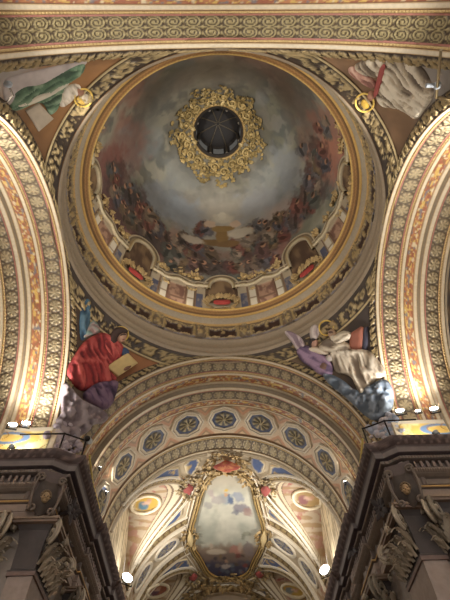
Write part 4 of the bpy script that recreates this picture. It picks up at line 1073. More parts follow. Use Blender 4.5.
fc = np.array([GOLD, GOLD, rgb(206, 176, 112), rgb(150, 118, 70), rgb(96, 76, 48), rgb(150, 124, 78), rgb(176, 146, 92), rgb(196, 164, 104), rgb(150, 124, 78), rgb(96, 76, 50), rgb(110, 88, 60), rgb(196, 166, 108), rgb(206, 180, 126), rgb(170, 144, 100), rgb(150, 130, 100)])
def fr_motif(u, v, h, C): return 0.05 * np.abs(np.sin(u * 2 * PI / 0.5)) * (np.abs(v - 0.0) > 0.3), C
area = 0.5 * np.sum(loop[:-1, 0] * loop[1:, 1] - loop[1:, 0] * loop[:-1, 1])
lp = loop if area > 0 else loop[::-1]
# inward normal points down, so "left of travel" seen from below is swapped: test which side is outside
def frame_ribbon(flip):
    p_ = fp.copy(); p_[:, 0] *= flip
    return p_
P_t, N_t = vault_pn(lp[:2, 0], lp[:2, 1]); T_t = P_t[1] - P_t[0]; B_t = np.cross(N_t[0], T_t); out_t = (P_t[0] - np.array([ctr[0], ctr[1], P_t[0][2]])) @ B_t
fl_ = -1 if out_t > 0 else 1
tag(vribbon('frame', lp, frame_ribbon(fl_), fc, paint, 0.5, fr_motif, 420), 'carved gold frame')
wb_, wc_ = white_prof(0.17); sh = wb_.copy(); sh[:, 0] += (0.58 if fl_ < 0 else -0.58)
vribbon('outer_fillet', lp, sh, wc_, paint, 0.05, None, 220)

def vspray(name, xy, parent, n, rx, ry, size, hmax=0.3, c=(188, 160, 112), mat=None):
    b = MB(); xy = np.asarray(xy, float)
    for i in range(n):
        q = 2 * PI * i / n + rng.normal(0, 0.25); rad = math.sqrt(rng.uniform(0.25, 1))
        p_ = xy + np.array([rx * rad * math.cos(q), ry * rad * math.sin(q)])
        p_[0] = np.clip(p_[0], -R2 + .1, R2 - .1)
        P_, N_ = vault_pn(p_[:1], p_[1:]); t = q + rng.normal(0, 0.9)
        b.leaf(P_[0] + N_[0] * rng.uniform(0.08, hmax), (math.cos(t), math.sin(t), 0.1), N_[0], size * rng.uniform(0.8, 1.4), size * 0.36, rng.uniform(0.6, 2.0), alpha(rgb(*c) * rng.uniform(0.6, 1.15), 0.5))
    return b.build(name, M_STUCCO, parent)
def vdome(name, xy, rx, ry, c, parent, hgt=0.18, base=0.2, shape=1.0, mat=None):
    q = np.linspace(0, 2 * PI, 28)[:, None]; r_ = np.linspace(0.01, 1, 8)[None]
    k_ = 1 + shape * 0.12 * np.cos(4 * q)
    x = xy[0] + rx * r_ * k_ * np.cos(q); y = xy[1] + ry * r_ * k_ * np.sin(q)
    P_, N_ = vault_pn(x, y); P_ = P_ + N_ * (base + hgt * np.sqrt(np.clip(1 - r_ ** 2, 0, 1)) + 0 * x)[..., None]
    b = MB()
    C_ = np.broadcast_to(c, P_.shape) if np.ndim(c) == 1 else c
    b.grid(P_, alpha(C_, 0.0)); return b.build(name, mat or M_FRESCO, parent)
# crest on top of the frame, corner ornaments and foot ornament (parts of the frame they are fixed to)
top = hit_vault_xy([(226, 461)])[0]
cr_ = vspray('crest', top, paint, 90, 1.25, 0.85, 0.27, 0.3); tag(cr_, 'gilded crest with a red shield')
vdome('red_shield', top + np.array([0.05, 0.0]), 0.72, 0.42, mix(rgb(160, 72, 60), rgb(190, 124, 82), sstep(0.5, 0.6, fbm(np.linspace(0, 9, 28)[:, None] + 0 * np.linspace(0, 1, 8)[None], np.linspace(0, 7, 8)[None] + 0 * np.linspace(0, 1, 28)[:, None], 1.0))), cr_, 0.22, 0.35)
for px in [(204, 476), (247, 476)]: vspray('frame_scroll', hit_vault_xy([px])[0], paint, 30, 0.35, 0.65, 0.27, 0.25)
for px in [(189, 536), (265, 536)]:
    q = hit_vault_xy([px])[0]; o = vspray('frame_scroll', q, paint, 44, 0.40, 1.1, 0.28, 0.28); vdome('shell', q, 0.16, 0.8, rgb(214, 190, 140), o, 0.25, 0.2)
foot = hit_vault_xy([(227, 579)])[0]
vspray('foot_ornament', foot, paint, 80, 1.7, 0.8, 0.5, 0.4)
for sx in (-1, 1): vspray('foot_scroll', (foot[0] + sx * 2.2, foot[1] + 0.5), paint, 40, 0.9, 0.8, 0.45, 0.35, (170, 146, 104))

# red cartouches where the groins meet
for i, (px, lab) in enumerate([((188, 487), 'red cartouche in gilded leaves left of the ceiling painting, near its top'), ((266, 488), 'red cartouche in gilded leaves right of the ceiling painting, near its top'),
                               ((193, 575), 'red cartouche in gilded leaves left of the ceiling painting, near its foot'), ((260, 572), 'red cartouche in gilded leaves right of the ceiling painting, near its foot')]):
    q = hit_vault_xy([px])[0]; P_, _ = vault_pn(q[:1], q[1:])
    e = empty('cartouche', tuple(P_[0]), lab, 'cartouche', 'red cartouches on the chancel vault')
    vspray('gilded_leaves', q, e, 44, 0.55, 0.95, 0.26, 0.25, (172, 150, 110)); vdome('red_field', q, 0.23, 0.44, rgb(150, 74, 68), e, 0.14, 0.16)

# blue triangular panels with gilded arabesque
def blue_c(seed):
    def f(V, dist):
        x, y = V[:, 0], V[:, 1]
        a_ = np.abs(np.sin(x * 4.2 + 2.2 * np.sin(y * 3.1 + seed))) * np.abs(np.sin(y * 3.6 + 1.8 * np.sin(x * 3.4 + seed)))
        g_ = sstep(0.50, 0.62, a_ + 0.35 * (fbm(x * 4, y * 4, seed) - 0.5)) * (dist > 0.20)
        C = mix(rgb(80, 95, 130), rgb(196, 166, 108), g_); C = mix(C, rgb(214, 196, 160), sstep(0.10, 0.06, dist)); return alpha(C, 0.3 * g_)
    return f
BP = [([(-4.6, 13.12), (-4.0, 13.42), (-3.4, 13.80), (-2.8, 14.32), (-2.5, 14.45), (-2.5, 13.12)], 'long blue arabesque panel beside the coffered arch, %s of the ceiling painting'),
      ([(-2.25, 13.18), (-2.15, 14.3), (-1.75, 14.5), (-1.25, 13.18)], 'small blue arabesque panel above the upper %s cartouche'),
      ([(-2.45, 16.55), (-3.2, 17.28), (-4.4, 18.08), (-2.6, 18.08)], 'blue arabesque panel below the upper %s cartouche'),
      ([(-4.5, 22.3), (-3.6, 22.95), (-2.8, 23.7), (-2.3, 23.85), (-2.55, 22.3)], 'blue arabesque panel above the lower %s cartouche'),
      ([(-2.35, 26.2), (-3.2, 26.85), (-4.1, 27.3), (-2.5, 27.3)], 'blue arabesque panel below the lower %s cartouche')]
for i, (poly, lab) in enumerate(BP):
    q = np.array(poly, float)
    for mir in (False, True):
        qq = q * np.array([-1, 1]) if mir else q
        o = patch('blue_panel', qq, vxy(1), blue_c(i * 1.7 + mir), 0.0, 0.07, None, M_STUCCO, 0.10, 0.2, 1)
        tag(o, lab % ('right' if mir else 'left'), 'panel', 'blue panels on the chancel vault')
# oval medallions in the lunettes
def med(px, rx, ry, rot, label, sky, robe, seed):
    q = hit_vault_xy([px])[0]; P_, _ = vault_pn(q[:1], q[1:])
    e = empty('medallion', tuple(P_[0]), label, 'medallion', 'painted oval medallions in the lunettes')
    ring_px = np.array([(px[0] + rx * math.cos(t) * math.cos(rot) - ry * math.sin(t) * math.sin(rot), px[1] + rx * math.cos(t) * math.sin(rot) + ry * math.sin(t) * math.cos(rot)) for t in np.linspace(0, 2 * PI, 40, endpoint=False)])
    xy = hit_vault_xy(ring_px); cen = xy.mean(0); big = cen + (xy - cen) * 1.0
    def cf(V, dist):
        P3, _ = vault_pn(V[:, 0], V[:, 1]); p = project(P3) - np.array(px); u = (p[:, 0] * math.cos(rot) + p[:, 1] * math.sin(rot)) / rx; w = (-p[:, 0] * math.sin(rot) + p[:, 1] * math.cos(rot)) / ry
        nn = fbm(V[:, 0] * 3, V[:, 1] * 3, seed)
        C = mix(sky, sky * 0.8, nn); C = mix(C, robe, sstep(0.85, 0.55, np.hypot((u + 0.25) / 0.55, (w - 0.15) / 0.75) + 0.5 * (nn - 0.5)))
        C = mix(C, rgb(206, 170, 150), sstep(1.1, 0.7, np.hypot((u - 0.05) / 0.35, (w + 0.1) / 0.22) + 0.4 * (nn - 0.5))); C = mix(C, SKIN, sstep(1.1, 0.8, np.hypot((u - 0.3) / 0.18, (w + 0.35) / 0.22)))
        C = mix(C, rgb(232, 224, 204), sstep(0.86, 0.92, np.hypot(u, w)))
        return alpha(C, 0)
    patch('painted_field', big, vxy(1), cf, 0.0, 0.08, e, M_FRESCO, 0.09, 0.2, 0)
    lp_ = np.concatenate([big, big[:2]]); P3, N3 = vault_pn(lp_[:, 0], lp_[:, 1])
    b = MB(); b.tube(P3 + N3 * 0.08, 0.10, alpha(rgb(228, 214, 184), 0.1), 8); b.build('moulded_frame', M_STUCCO, e)
med((146, 503.5), 14.5, 8.5, -0.25, 'oval medallion of a figure on yellow ground, upper left lunette', rgb(206, 166, 70), rgb(84, 120, 140), 1.0)
med((307, 498.5), 14.5, 9.0, 0.25, 'oval medallion of a seated figure on tan ground, upper right lunette', rgb(176, 146, 96), rgb(140, 92, 92), 2.0)
med((157, 590), 12, 6.0, -0.3, 'oval medallion with orange and dark red ground, lower left lunette', rgb(160, 100, 76), rgb(110, 80, 92), 3.0)
med((293, 590), 12, 6.0, 0.35, 'oval medallion on ochre ground, lower right lunette', rgb(196, 160, 80), rgb(120, 128, 130), 4.0)
# oval grey rosette panels on the transverse band
for sx, sn in ((-1, 'left'), (1, 'right')):
    for ang, wh in ((40.5, 'upper'), (61.5, 'lower')):
        a0 = math.radians(ang) * sx; yc = 20.1
        e = empty('oval_panel', (R2 * math.sin(a0), yc, ZS + R2 * math.cos(a0)), 'white framed oval with grey blue rosette, the %s of two on the %s vault band' % (wh, sn), 'panel', 'oval panels between the lunettes')
        t = np.linspace(0, 2 * PI, 40)[:, None]; r_ = np.linspace(0.02, 1, 14)[None]
        def ov(r0, hh): return vault_pt(a0 + 0.92 * r0 * np.cos(t) / R2, yc + 0.62 * r0 * np.sin(t), R2 - hh)
        hh = np.clip(0.5 + 0.5 * np.cos(8 * t + 4 * r_), 0, 1) * sstep(0.95, 0.8, r_) * sstep(0.08, 0.2, r_)
        b = MB(); b.grid(ov(0.78 * r_, 0.02 + 0.07 * hh), alpha(mix(rgb(90, 96, 124), rgb(158, 146, 122), sstep(0.3, 0.7, hh)), 0.2)); b.build('rosette', M_STUCCO, e)
        rr_ = np.array([[0.78, 0.80, 0.86, 0.92, 0.98, 1.0, 1.0]]); dh = np.array([[0.02, 0.10, 0.13, 0.09, 0.13, 0.10, 0.0]])
        b = MB(); b.grid(ov(rr_, dh + 0 * t), alpha(WHITE, 0.05)); b.build('frame', M_STUCCO, e)

# ================================================================== PIERS, ENTABLATURES, CAPITALS
def stone(c, var=0.0): return alpha(np.asarray(c) * (1 + var), 0.0)
ST = rgb(132, 119, 108); ST_D = rgb(88, 74, 72); ST_L = rgb(172, 160, 150)
def side_tf(side):
    """left pier as built; the right one mirrored, standing slightly closer to the axis and the viewer"""
    if side < 0: return lambda P: np.asarray(P, float)
    def f(P):
        P = np.asarray(P, float).copy(); P[..., 0] = -P[..., 0] - 0.16; P[..., 1] = P[..., 1] - 0.30; return P
    return f
PATH = np.array([(-13.0, 5.75), (-5.87, 5.75), (-5.71, 5.86), (-5.71, 10.1), (-5.58, 10.1), (-5.58, 12.4), (-5.71, 12.4), (-5.71, 14.4), (-5.58, 14.4), (-5.58, 16.6), (-5.71, 16.6), (-5.71, 29.0)])
def miters(path):
    d = np.diff(path, axis=0); d /= np.linalg.norm(d, axis=1)[:, None]; n = np.stack([d[:, 1], -d[:, 0]], 1)   # right of travel = towards the church
    m_ = [n[0]]
    for i in range(len(n) - 1): m_.append((n[i] + n[i + 1]) / (1 + n[i] @ n[i + 1]))
    m_.append(n[-1]); return np.array(m_)
MIT = miters(PATH)
PATH[1:3] = [(-6.05, 5.75), (-5.71, 5.95)]; PATH = np.insert(PATH, 2, [(-5.90, 5.93)], axis=0)
MIT[1], MIT[2] = (0.444, -1.0), (1.0, -0.81); MIT = np.insert(MIT, 2, [(0.867, -0.789)], axis=0)
def sweep(name, prof, cols, side, parent, hf=None, step=0.10, al=0.05, mat=None, lo=0, hi=None):
    prof = np.asarray(prof, float); tf = side_tf(side); rows, us = [], []
    hi = hi or len(PATH) - 1; u0 = 0.0
    for i in range(lo, hi):
        L = np.hypot(*(PATH[i + 1] - PATH[i])); n = max(2, int(L / step) + 1)
        for t in np.linspace(0, 1, n):
            c = PATH[i] * (1 - t) + PATH[i + 1] * t; mm = MIT[i] * (1 - t) + MIT[i + 1] * t
            rows.append((c, mm)); us.append(u0 + L * t)
        u0 += L
    c = np.array([r_[0] for r_ in rows]); mm = np.array([r_[1] for r_ in rows]); us = np.array(us)
    p_ = np.broadcast_to(prof[None, :, 0], (len(c), len(prof))).copy(); z_ = np.broadcast_to(10.22 - (10.22 - prof[None, :, 1]) * 0.83, p_.shape).copy()
    v = np.linspace(0, 1, len(prof))[None] + 0 * p_; U_ = us[:, None] + 0 * p_
    C_ = np.broadcast_to(np.asarray(cols, float)[None] if np.ndim(cols) == 2 else np.asarray(cols, float), p_.shape + (3,)).copy()
    if hf is not None:
        dh, C_ = hf(U_, v, C_); p_ = p_ + dh
    P = np.concatenate([c[:, None] + mm[:, None] * p_[..., None], z_[..., None]], -1)
    P = tf(P)
    if side < 0: P = P[:, ::-1]; C_ = C_[:, ::-1]
    return grid_obj(name, P, alpha(C_, al), mat or M_STONE, parent, smooth=False)
def lerp_prof(pts, n):
    pts = np.asarray(pts, float); s = np.concatenate([[0], np.cumsum(np.hypot(*np.diff(pts, axis=0).T))]); t = np.linspace(0, s[-1], n)
    return np.stack([np.interp(t, s, pts[:, 0]), np.interp(t, s, pts[:, 1])], 1)
def lip_h(u, v, C):
    h = 0.5 + 0.5 * np.sin(u * 2 * PI / 0.26) * np.cos(v * 7); n = vnoise(u * 16, v * 8, 2.0); k_ = sstep(0.12, 0.25, v) * sstep(0.95, 0.85, v)
    hh = h * (0.4 + 0.8 * n) * k_
    return 0.03 * hh, mix(C, rgb(160, 138, 130), sstep(0.35, 0.7, hh) * 0.6)
def beadrow(per, amp=0.03, hi=rgb(156, 134, 118)):
    def f(u, v, C):
        h = np.abs(np.sin(u * PI / per)) * np.sin(PI * v); return amp * h, mix(C, hi, sstep(0.4, 0.8, h) * 0.7)
    return f
def dentil(per):
    def f(u, v, C):
        k_ = (((u / per) % 1.0) < 0.55) & (v > 0.12) & (v < 0.95)
        return 0.15 * k_, mix(C, rgb(158, 138, 126), 0.6 * k_)
    return f
def panels(u, v, C):
    per = 1.55; q = np.abs(((u - 0.55) / per) % 1.0 - 0.5) * 2; e = np.maximum(q / 0.80, np.abs(v - 0.5) / 0.34)
    out = sstep(1.02, 0.98, e); inn = sstep(0.72, 0.68, np.maximum(q / 0.82, np.abs(v - 0.5) / 0.42))
    return 0.05 * out - 0.09 * inn, mix(mix(C, ST_D, 0.5 * out * (1 - inn)), ST, inn)

def face(mb, M, c0, s, cols=(SKIN, GOLD)):
    """small carved head: skull, cheeks, nose, brows, eyes, mouth, curls; local axes x right, y out, z up"""
    sk, hr = cols
    def add(loc, r): mb.ball(c0 + M @ (np.array(loc) * s), np.array(r) * s if np.ndim(r) else r * s, alpha(sk, 0.15), 8, M.T)
    add((0, 0.0, 0), (0.36, 0.34, 0.46)); add((-0.16, 0.20, -0.10), 0.15); add((0.16, 0.20, -0.10), 0.15); add((0, 0.24, -0.34), (0.14, 0.12, 0.10))
    add((0, 0.38, -0.04), (0.07, 0.10, 0.12)); add((-0.07, 0.30, -0.22), (0.08, 0.06, 0.035)); add((0.07, 0.30, -0.22), (0.08, 0.06, 0.035))
    add((-0.15, 0.27, 0.12), (0.10, 0.07, 0.04)); add((0.15, 0.27, 0.12), (0.10, 0.07, 0.04)); add((-0.37, 0, 0), (0.06, 0.08, 0.12)); add((0.37, 0, 0), (0.06, 0.08, 0.12))
    for x in (-0.15, 0.15): mb.ball(c0 + M @ (np.array((x, 0.29, 0.03)) * s), 0.055 * s, alpha(rgb(70, 56, 48), 0), 6)
    for i in range(13):
        a_ = PI * i / 12
        mb.ball(c0 + M @ (np.array((0.37 * math.cos(a_), 0.06 + 0.05 * math.sin(i * 2.2), 0.10 + 0.40 * math.sin(a_))) * s), 0.12 * s, alpha(hr, 0.4), 6)

def capital(side, x0, x1, y0, y1, z0, z1, faces, label):
    """Corinthian pilaster capital on the rectangle x0..x1, y0..y1; faces: outward normals that carry leaves"""
    tf = side_tf(side); e = empty('capital', tuple(tf(np.array([(x0 + x1) / 2, (y0 + y1) / 2, z0]))), label, 'capital')
    def T(b):
        b.V = [tf(v) for v in b.V]; return b
    H_ = z1 - z0; b = MB(); rows = []
    for f, g_ in ((0, 0.06), (0.02, 0.06), (0.05, 0.0), (0.5, 0.02), (0.8, 0.10), (0.9, 0.2)):
        rows.append([(x0 - g_, y0 - g_, z0 + f * H_), (x1 + g_, y0 - g_, z0 + f * H_), (x1 + g_, y1 + g_, z0 + f * H_), (x0 - g_, y1 + g_, z0 + f * H_), (x0 - g_, y0 - g_, z0 + f * H_)])
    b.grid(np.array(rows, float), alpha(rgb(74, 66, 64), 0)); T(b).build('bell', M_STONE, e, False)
    b = MB(); g_ = 0.34
    b.box((x0 - g_, y0 - g_, z1 - 0.17 * H_ * 0.6), (x1 + g_, y1 + g_, z1 - 0.05 * H_), alpha(rgb(136, 116, 102), 0.1)); b.box((x0 - g_ - 0.05, y0 - g_ - 0.05, z1 - 0.05 * H_), (x1 + g_ + 0.05, y1 + g_ + 0.05, z1), alpha(rgb(150, 130, 112), 0.1))
    T(b).build('abacus', M_STONE, e, False)
    lc = lambda: alpha(rgb(176, 162, 142) * rng.uniform(0.55, 1.2), 0.35)
    for nrm in faces:
        nrm = np.array(nrm, float); n3 = np.array([nrm[0], nrm[1], 0]); tdir = np.array([-nrm[1], nrm[0], 0.0])
        if nrm[0] != 0: pl = x1 if nrm[0] > 0 else x0; A_, B_ = np.array([pl, y0, 0]), np.array([pl, y1, 0])
        else: pl = y1 if nrm[1] > 0 else y0; A_, B_ = np.array([x0, pl, 0]), np.array([x1, pl, 0])
        W_ = np.linalg.norm(B_ - A_); nl = max(2, int(round(W_ / 0.30)))
        for row, (zb, L_, off, out) in enumerate(((0.03, 0.44, 0.5, 0.10), (0.12, 0.66, 0.0, 0.06))):
            for i in range(nl + (1 if off == 0 else 0)):
                f = (i + off) / nl; base = A_ + (B_ - A_) * f + n3 * out + np.array([0, 0, z0 + zb * H_])
                b = MB(); c_ = lc()
                ti = rng.normal(0, 0.12); b.leaf(base, np.array([0, 0, 1.0]) + tdir * ti, n3, L_ * H_ * rng.uniform(0.95, 1.2), 0.14, 1.9, c_, 12); tp = base + np.array([0, 0, 0.60 * L_ * H_]) + n3 * (0.36 * L_ * H_) + tdir * ti * 0.3; b.tube([tp + n3 * 0.05 * math.cos(w_) + np.array([0, 0, 0.05 * math.sin(w_)]) - n3 * 0.02 for w_ in np.linspace(0, 5.5, 12)], 0.028, c_, 6)
                for sg in (-1, 1):
                    for hz in (0.12, 0.32, 0.52, 0.7): b.leaf(base + np.array([0, 0, hz * L_ * H_]) + n3 * 0.05 + tdir * sg * 0.04, np.array([0, 0, 1.0]) + tdir * sg * 0.8, n3, 0.17 * H_, 0.055, 1.6, c_, 7)
                T(b).build('acanthus_leaf', M_STONE, e)
        for sg, q in ((-1, A_), (1, B_)):       # corner volutes
            d_ = (A_ - B_) / W_ if sg < 0 else (B_ - A_) / W_
            c0 = q + d_ * 0.10 + n3 * 0.24 + np.array([0, 0, z0 + 0.78 * H_])
            dd = (d_ + n3); dd /= np.linalg.norm(dd)
            pts = [c0 - dd * 0.55 + np.array([0, 0, -0.42])] + [c0 + (dd * math.cos(t) + np.array([0, 0, 1]) * math.sin(t)) * (0.21 - 0.016 * (t - 2)) for t in np.linspace(2.4, -8.0, 34)]
            rr = np.concatenate([[0.03], np.linspace(0.075, 0.045, 34)])
            b = MB(); b.tube(pts, rr, lc(), 8); b.ball(c0, 0.085, lc(), 6); T(b).build('volute', M_STONE, e)
        mid = (A_ + B_) / 2 + n3 * 0.36 + np.array([0, 0, z0 + 0.90 * H_]); b = MB(); b.ball(mid, 0.12, lc(), 8)
        for i in range(6):
            a_ = i * PI / 3; b.leaf(mid, tdir * math.cos(a_) + np.array([0, 0, math.sin(a_)]), n3, 0.2, 0.08, 1.0, lc())
        T(b).build('flower', M_STONE, e)
    return e

def pilaster(side, x0, x1, y0, y1, z1, label, col=None):
    tf = side_tf(side); e = empty('pilaster', tuple(tf(np.array([(x0 + x1) / 2, (y0 + y1) / 2, -1.6]))), label, 'pilaster')
    b = MB(); b.box((x0, y0, -1.6), (x1, y1, z1 - 0.12), alpha(rgb(152, 136, 126) if col is None else col, 0)); b.V = [tf(v) for v in b.V]; b.build('shaft', M_STONE, e, False)
    b = MB(); b.box((x0 - 0.05, y0 - 0.05, z1 - 0.12), (x1 + 0.05, y1 + 0.05, z1), alpha(rgb(118, 98, 90), 0)); b.V = [tf(v) for v in b.V]; b.build('necking', M_STONE, e, False)
    # sunk gilded drop ornament on the front
    return e

for side, sn in ((-1, 'left'), (1, 'right')):
    tf = side_tf(side)
    # pier body (setting)
    b = MB(); pl = np.array([(-13, 6.12), (-6.35, 6.12), (-5.95, 6.35), (-5.95, 29), (-13, 29)], float)
    V = [tf(np.array([x, y, z])) for z in (-1.6, 10.19) for x, y in pl]; n = len(pl)
    F = [(i, (i + 1) % n, n + (i + 1) % n, n + i) for i in range(n)] + [tuple(range(n, 2 * n))]
    b.add(np.array(V), F, alpha(rgb(136, 126, 118), 0)); struct(b.build('wall_%s' % sn, M_STONE, None, False), '%s crossing pier and chancel wall' % sn)
    e = empty('entablature', tuple(tf(np.array([-5.8, 6.0, 8.4]))), 'dark grey moulded entablature with dentils on top of the %s pier' % sn, 'entablature')
    sweep('cornice_lip', lerp_prof([(0.62, 10.22), (0.90, 10.22), (0.92, 10.17), (0.89, 10.12), (0.82, 10.02), (0.70, 9.93), (0.68, 9.88)], 14), np.stack([ST_D] * 14), side, e, lip_h, 0.05)
    sweep('cornice_top', [(-0.6, 10.225), (0.90, 10.225)], ST, side, e, None, 0.5)
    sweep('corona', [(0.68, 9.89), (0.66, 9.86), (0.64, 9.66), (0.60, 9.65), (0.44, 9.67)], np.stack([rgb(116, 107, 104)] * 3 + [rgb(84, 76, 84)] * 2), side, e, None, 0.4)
    sweep('bead_row', lerp_prof([(0.44, 9.68), (0.44, 9.60), (0.40, 9.52)], 6), ST, side, e, beadrow(0.10), 0.035)
    sweep('dentil_course', [(0.45, 9.525)] + list(lerp_prof([(0.18, 9.52), (0.18, 9.20)], 14)), rgb(112, 102, 98), side, e, dentil(0.21), 0.04)
    sweep('bead_row', lerp_prof([(0.32, 9.21), (0.30, 9.14), (0.20, 9.06)], 6), ST, side, e, beadrow(0.08), 0.03)
    sweep('bed_moulding', [(0.20, 9.22), (0.20, 9.05), (0.10, 9.0), (0.02, 8.98)], ST, side, e, None, 0.5)
    sweep('frieze', lerp_prof([(0.02, 9.52), (0.02, 8.55)], 34), ST, side, e, lambda u, v, C: panels(u, np.clip((v - 0.45) / 0.52, 0, 1) * (v > 0.4) , C), 0.05)
    sweep('gilded_fillet', [(0.02, 8.60), (0.13, 8.57), (0.15, 8.51), (0.12, 8.47), (0.06, 8.45)], np.stack([ST, rgb(206, 170, 110), rgb(196, 156, 96), ST_D, ST]), side, e, None, 0.5, 0.4)
    sweep('architrave', [(0.06, 8.46), (0.05, 8.18), (0.03, 8.17), (0.02, 7.92), (-0.5, 7.92)], rgb(146, 128, 116), side, e, None, 0.5)
    # carved mask in a scrolled shield at the chamfered corner
    mr_ = rays([(46.5, 494.5) if side < 0 else (405, 486.5)])[0]; my_ = 5.28 if side < 0 else 5.05; c0 = EYE + mr_ * (my_ - EYE[1]) / mr_[1]; out = np.array([0.42 * -side, -0.85, -0.32]); out /= np.linalg.norm(out)
    xr = np.cross(out, [0, 0, 1.0]); xr /= np.linalg.norm(xr); zu = np.cross(xr, out); M3 = np.stack([xr, out, zu], 1)
    mk = empty('carved_mask', tuple(c0), 'small carved cherub head in a dark scrolled shield on the %s pier corner' % sn, 'carving')
    b = MB()
    q = np.linspace(0, 2 * PI, 33)[:, None]; r_ = np.linspace(0.03, 1, 7)[None]; kk = 1 + 0.10 * np.cos(5 * q + PI / 2)
    Ls = np.stack([0.42 * r_ * kk * np.cos(q), -0.20 + 0.16 * (1 - r_ ** 2) + 0 * q, 0.52 * r_ * kk * np.sin(q) - 0.03], -1)
    b.grid(c0 + Ls @ M3.T, alpha(rgb(78, 68, 62), 0.1))
    b.build('shield', M_STONE, mk)
    b = MB(); face(b, M3, c0 + out * 0.0 - zu * 0.08, 0.36, (rgb(170, 144, 108), rgb(120, 100, 76))); tag(b.build('head', M_STONE, mk), 'golden carved face')
    for sg in (-1, 1):
        b = MB()
        pts = [np.array([sg * (0.38 + 0.05 * math.sin(t)), 0, 0.5 - 1.0 * t / 4]) for t in np.linspace(0, 4, 9)]
        sp_ = [np.array([sg * (0.33 + (0.13 - 0.012 * t) * math.cos(t)), -0.05, 0.48 + (0.13 - 0.012 * t) * math.sin(t)]) for t in np.linspace(9, 0, 26)]
        sp2 = [np.array([sg * (0.30 + (0.12 - 0.01 * t) * math.cos(-t)), -0.05, -0.42 + (0.10 - 0.008 * t) * math.sin(-t)]) for t in np.linspace(0, 8, 22)]
        P_ = c0 + np.array(sp_ + pts + sp2) @ M3.T; b.tube(P_, 0.045, alpha(rgb(120, 106, 94), 0.2), 7); b.build('scroll', M_STONE, mk)
    b = MB(); Mx = M3
    b.box((-0.42, -0.75, -0.45), (0.42, -0.18, 0.75), alpha(rgb(92, 78, 74), 0), (Mx, c0)); b.build('bracket', M_STONE, mk, False)
    # pilasters and capitals
    xe = -7.0 if side < 0 else -6.45
    capital(side, -8.6, xe, 5.68, 6.2, 6.85, 8.31, [(0, -1), (1, 0)], 'carved leaf capital at the %s edge of the picture on the outer pilaster' % sn)
    pilaster(side, -8.6, xe, 5.68, 6.2, 6.85, 'brown pilaster shaft at the %s edge of the picture' % sn, rgb(140, 116, 94))
    capital(side, -6.3, -5.60, 6.02, 7.75, 6.85, 8.31, [(1, 0)], 'carved leaf capital on the %s chancel corner pilaster, seen from the side' % sn)
    pilaster(side, -6.3, -5.60, 6.02, 7.75, 6.85, 'pale pinkish corner pilaster shaft under the inner capital of the %s pier' % sn)
    capital(side, -6.3, -5.60, 10.3, 12.2, 6.85, 8.31, [(0, -1), (1, 0)], 'carved leaf capital deeper in the chancel on the %s wall' % sn)
    pilaster(side, -6.3, -5.60, 10.3, 12.2, 6.85, 'pilaster deeper in the chancel on the %s wall' % sn)
    # dark leaf brackets under the cornice
    for i, (px, zz_, xx, where) in enumerate([((72, 511), 9.3, -5.2, 'the nearest of three on the left entablature'), ((104, 549), 9.3, -5.1, 'the middle of three on the left entablature'), ((68, 546), 8.5, -5.45, 'the lowest of three, by the left capital')] if side < 0 else
                                           [((381, 508), 9.3, 5.1, 'the large one on the right entablature'), ((389, 533), 8.5, 5.35, 'the small one by the right capital'), ((352, 548), 9.3, 4.95, 'the far one on the right entablature')]):
        d = rays([px])[0]; P_ = EYE + d * (xx - EYE[0]) / d[0]
        eb = empty('leaf_bracket', tuple(P_), 'dark spiky leaf ornament, ' + where, 'ornament', 'dark leaf ornaments on the entablatures')
        s_ = 1.0 if (i == 0 or px[0] in (104, 352)) else 0.55
        b = MB(); n_ = np.array([-side * 0.6, -0.5, -0.5])
        n_ = np.array([-side * 1.0, -0.35, -0.3]); n_ /= np.linalg.norm(n_)
        for k_ in range(9):
            a_ = 2 * PI * k_ / 9; t1 = np.array([0, 1.0, 0]); t2 = np.cross(n_, t1); t2 /= np.linalg.norm(t2); t1 = np.cross(t2, n_)
            b.leaf(P_, t1 * math.cos(a_) * 1.5 + t2 * math.sin(a_), n_, s_ * (0.50 if k_ % 2 else 0.34), s_ * 0.13, 0.9, alpha(rgb(58, 50, 50), 0.1))
        b.build('leaves', M_STONE, eb)
        b = MB(); b.tube([P_ + np.array([side * 0.8, 0.25, -0.0]), P_ + np.array([side * 0.3, 0.1, -0.02]), P_], [0.1, 0.09, 0.06], alpha(rgb(62, 54, 54), 0.1), 8); b.ball(P_, 0.10 * s_, alpha(rgb(62, 54, 54), 0.1), 8); b.build('stem', M_STONE, eb)

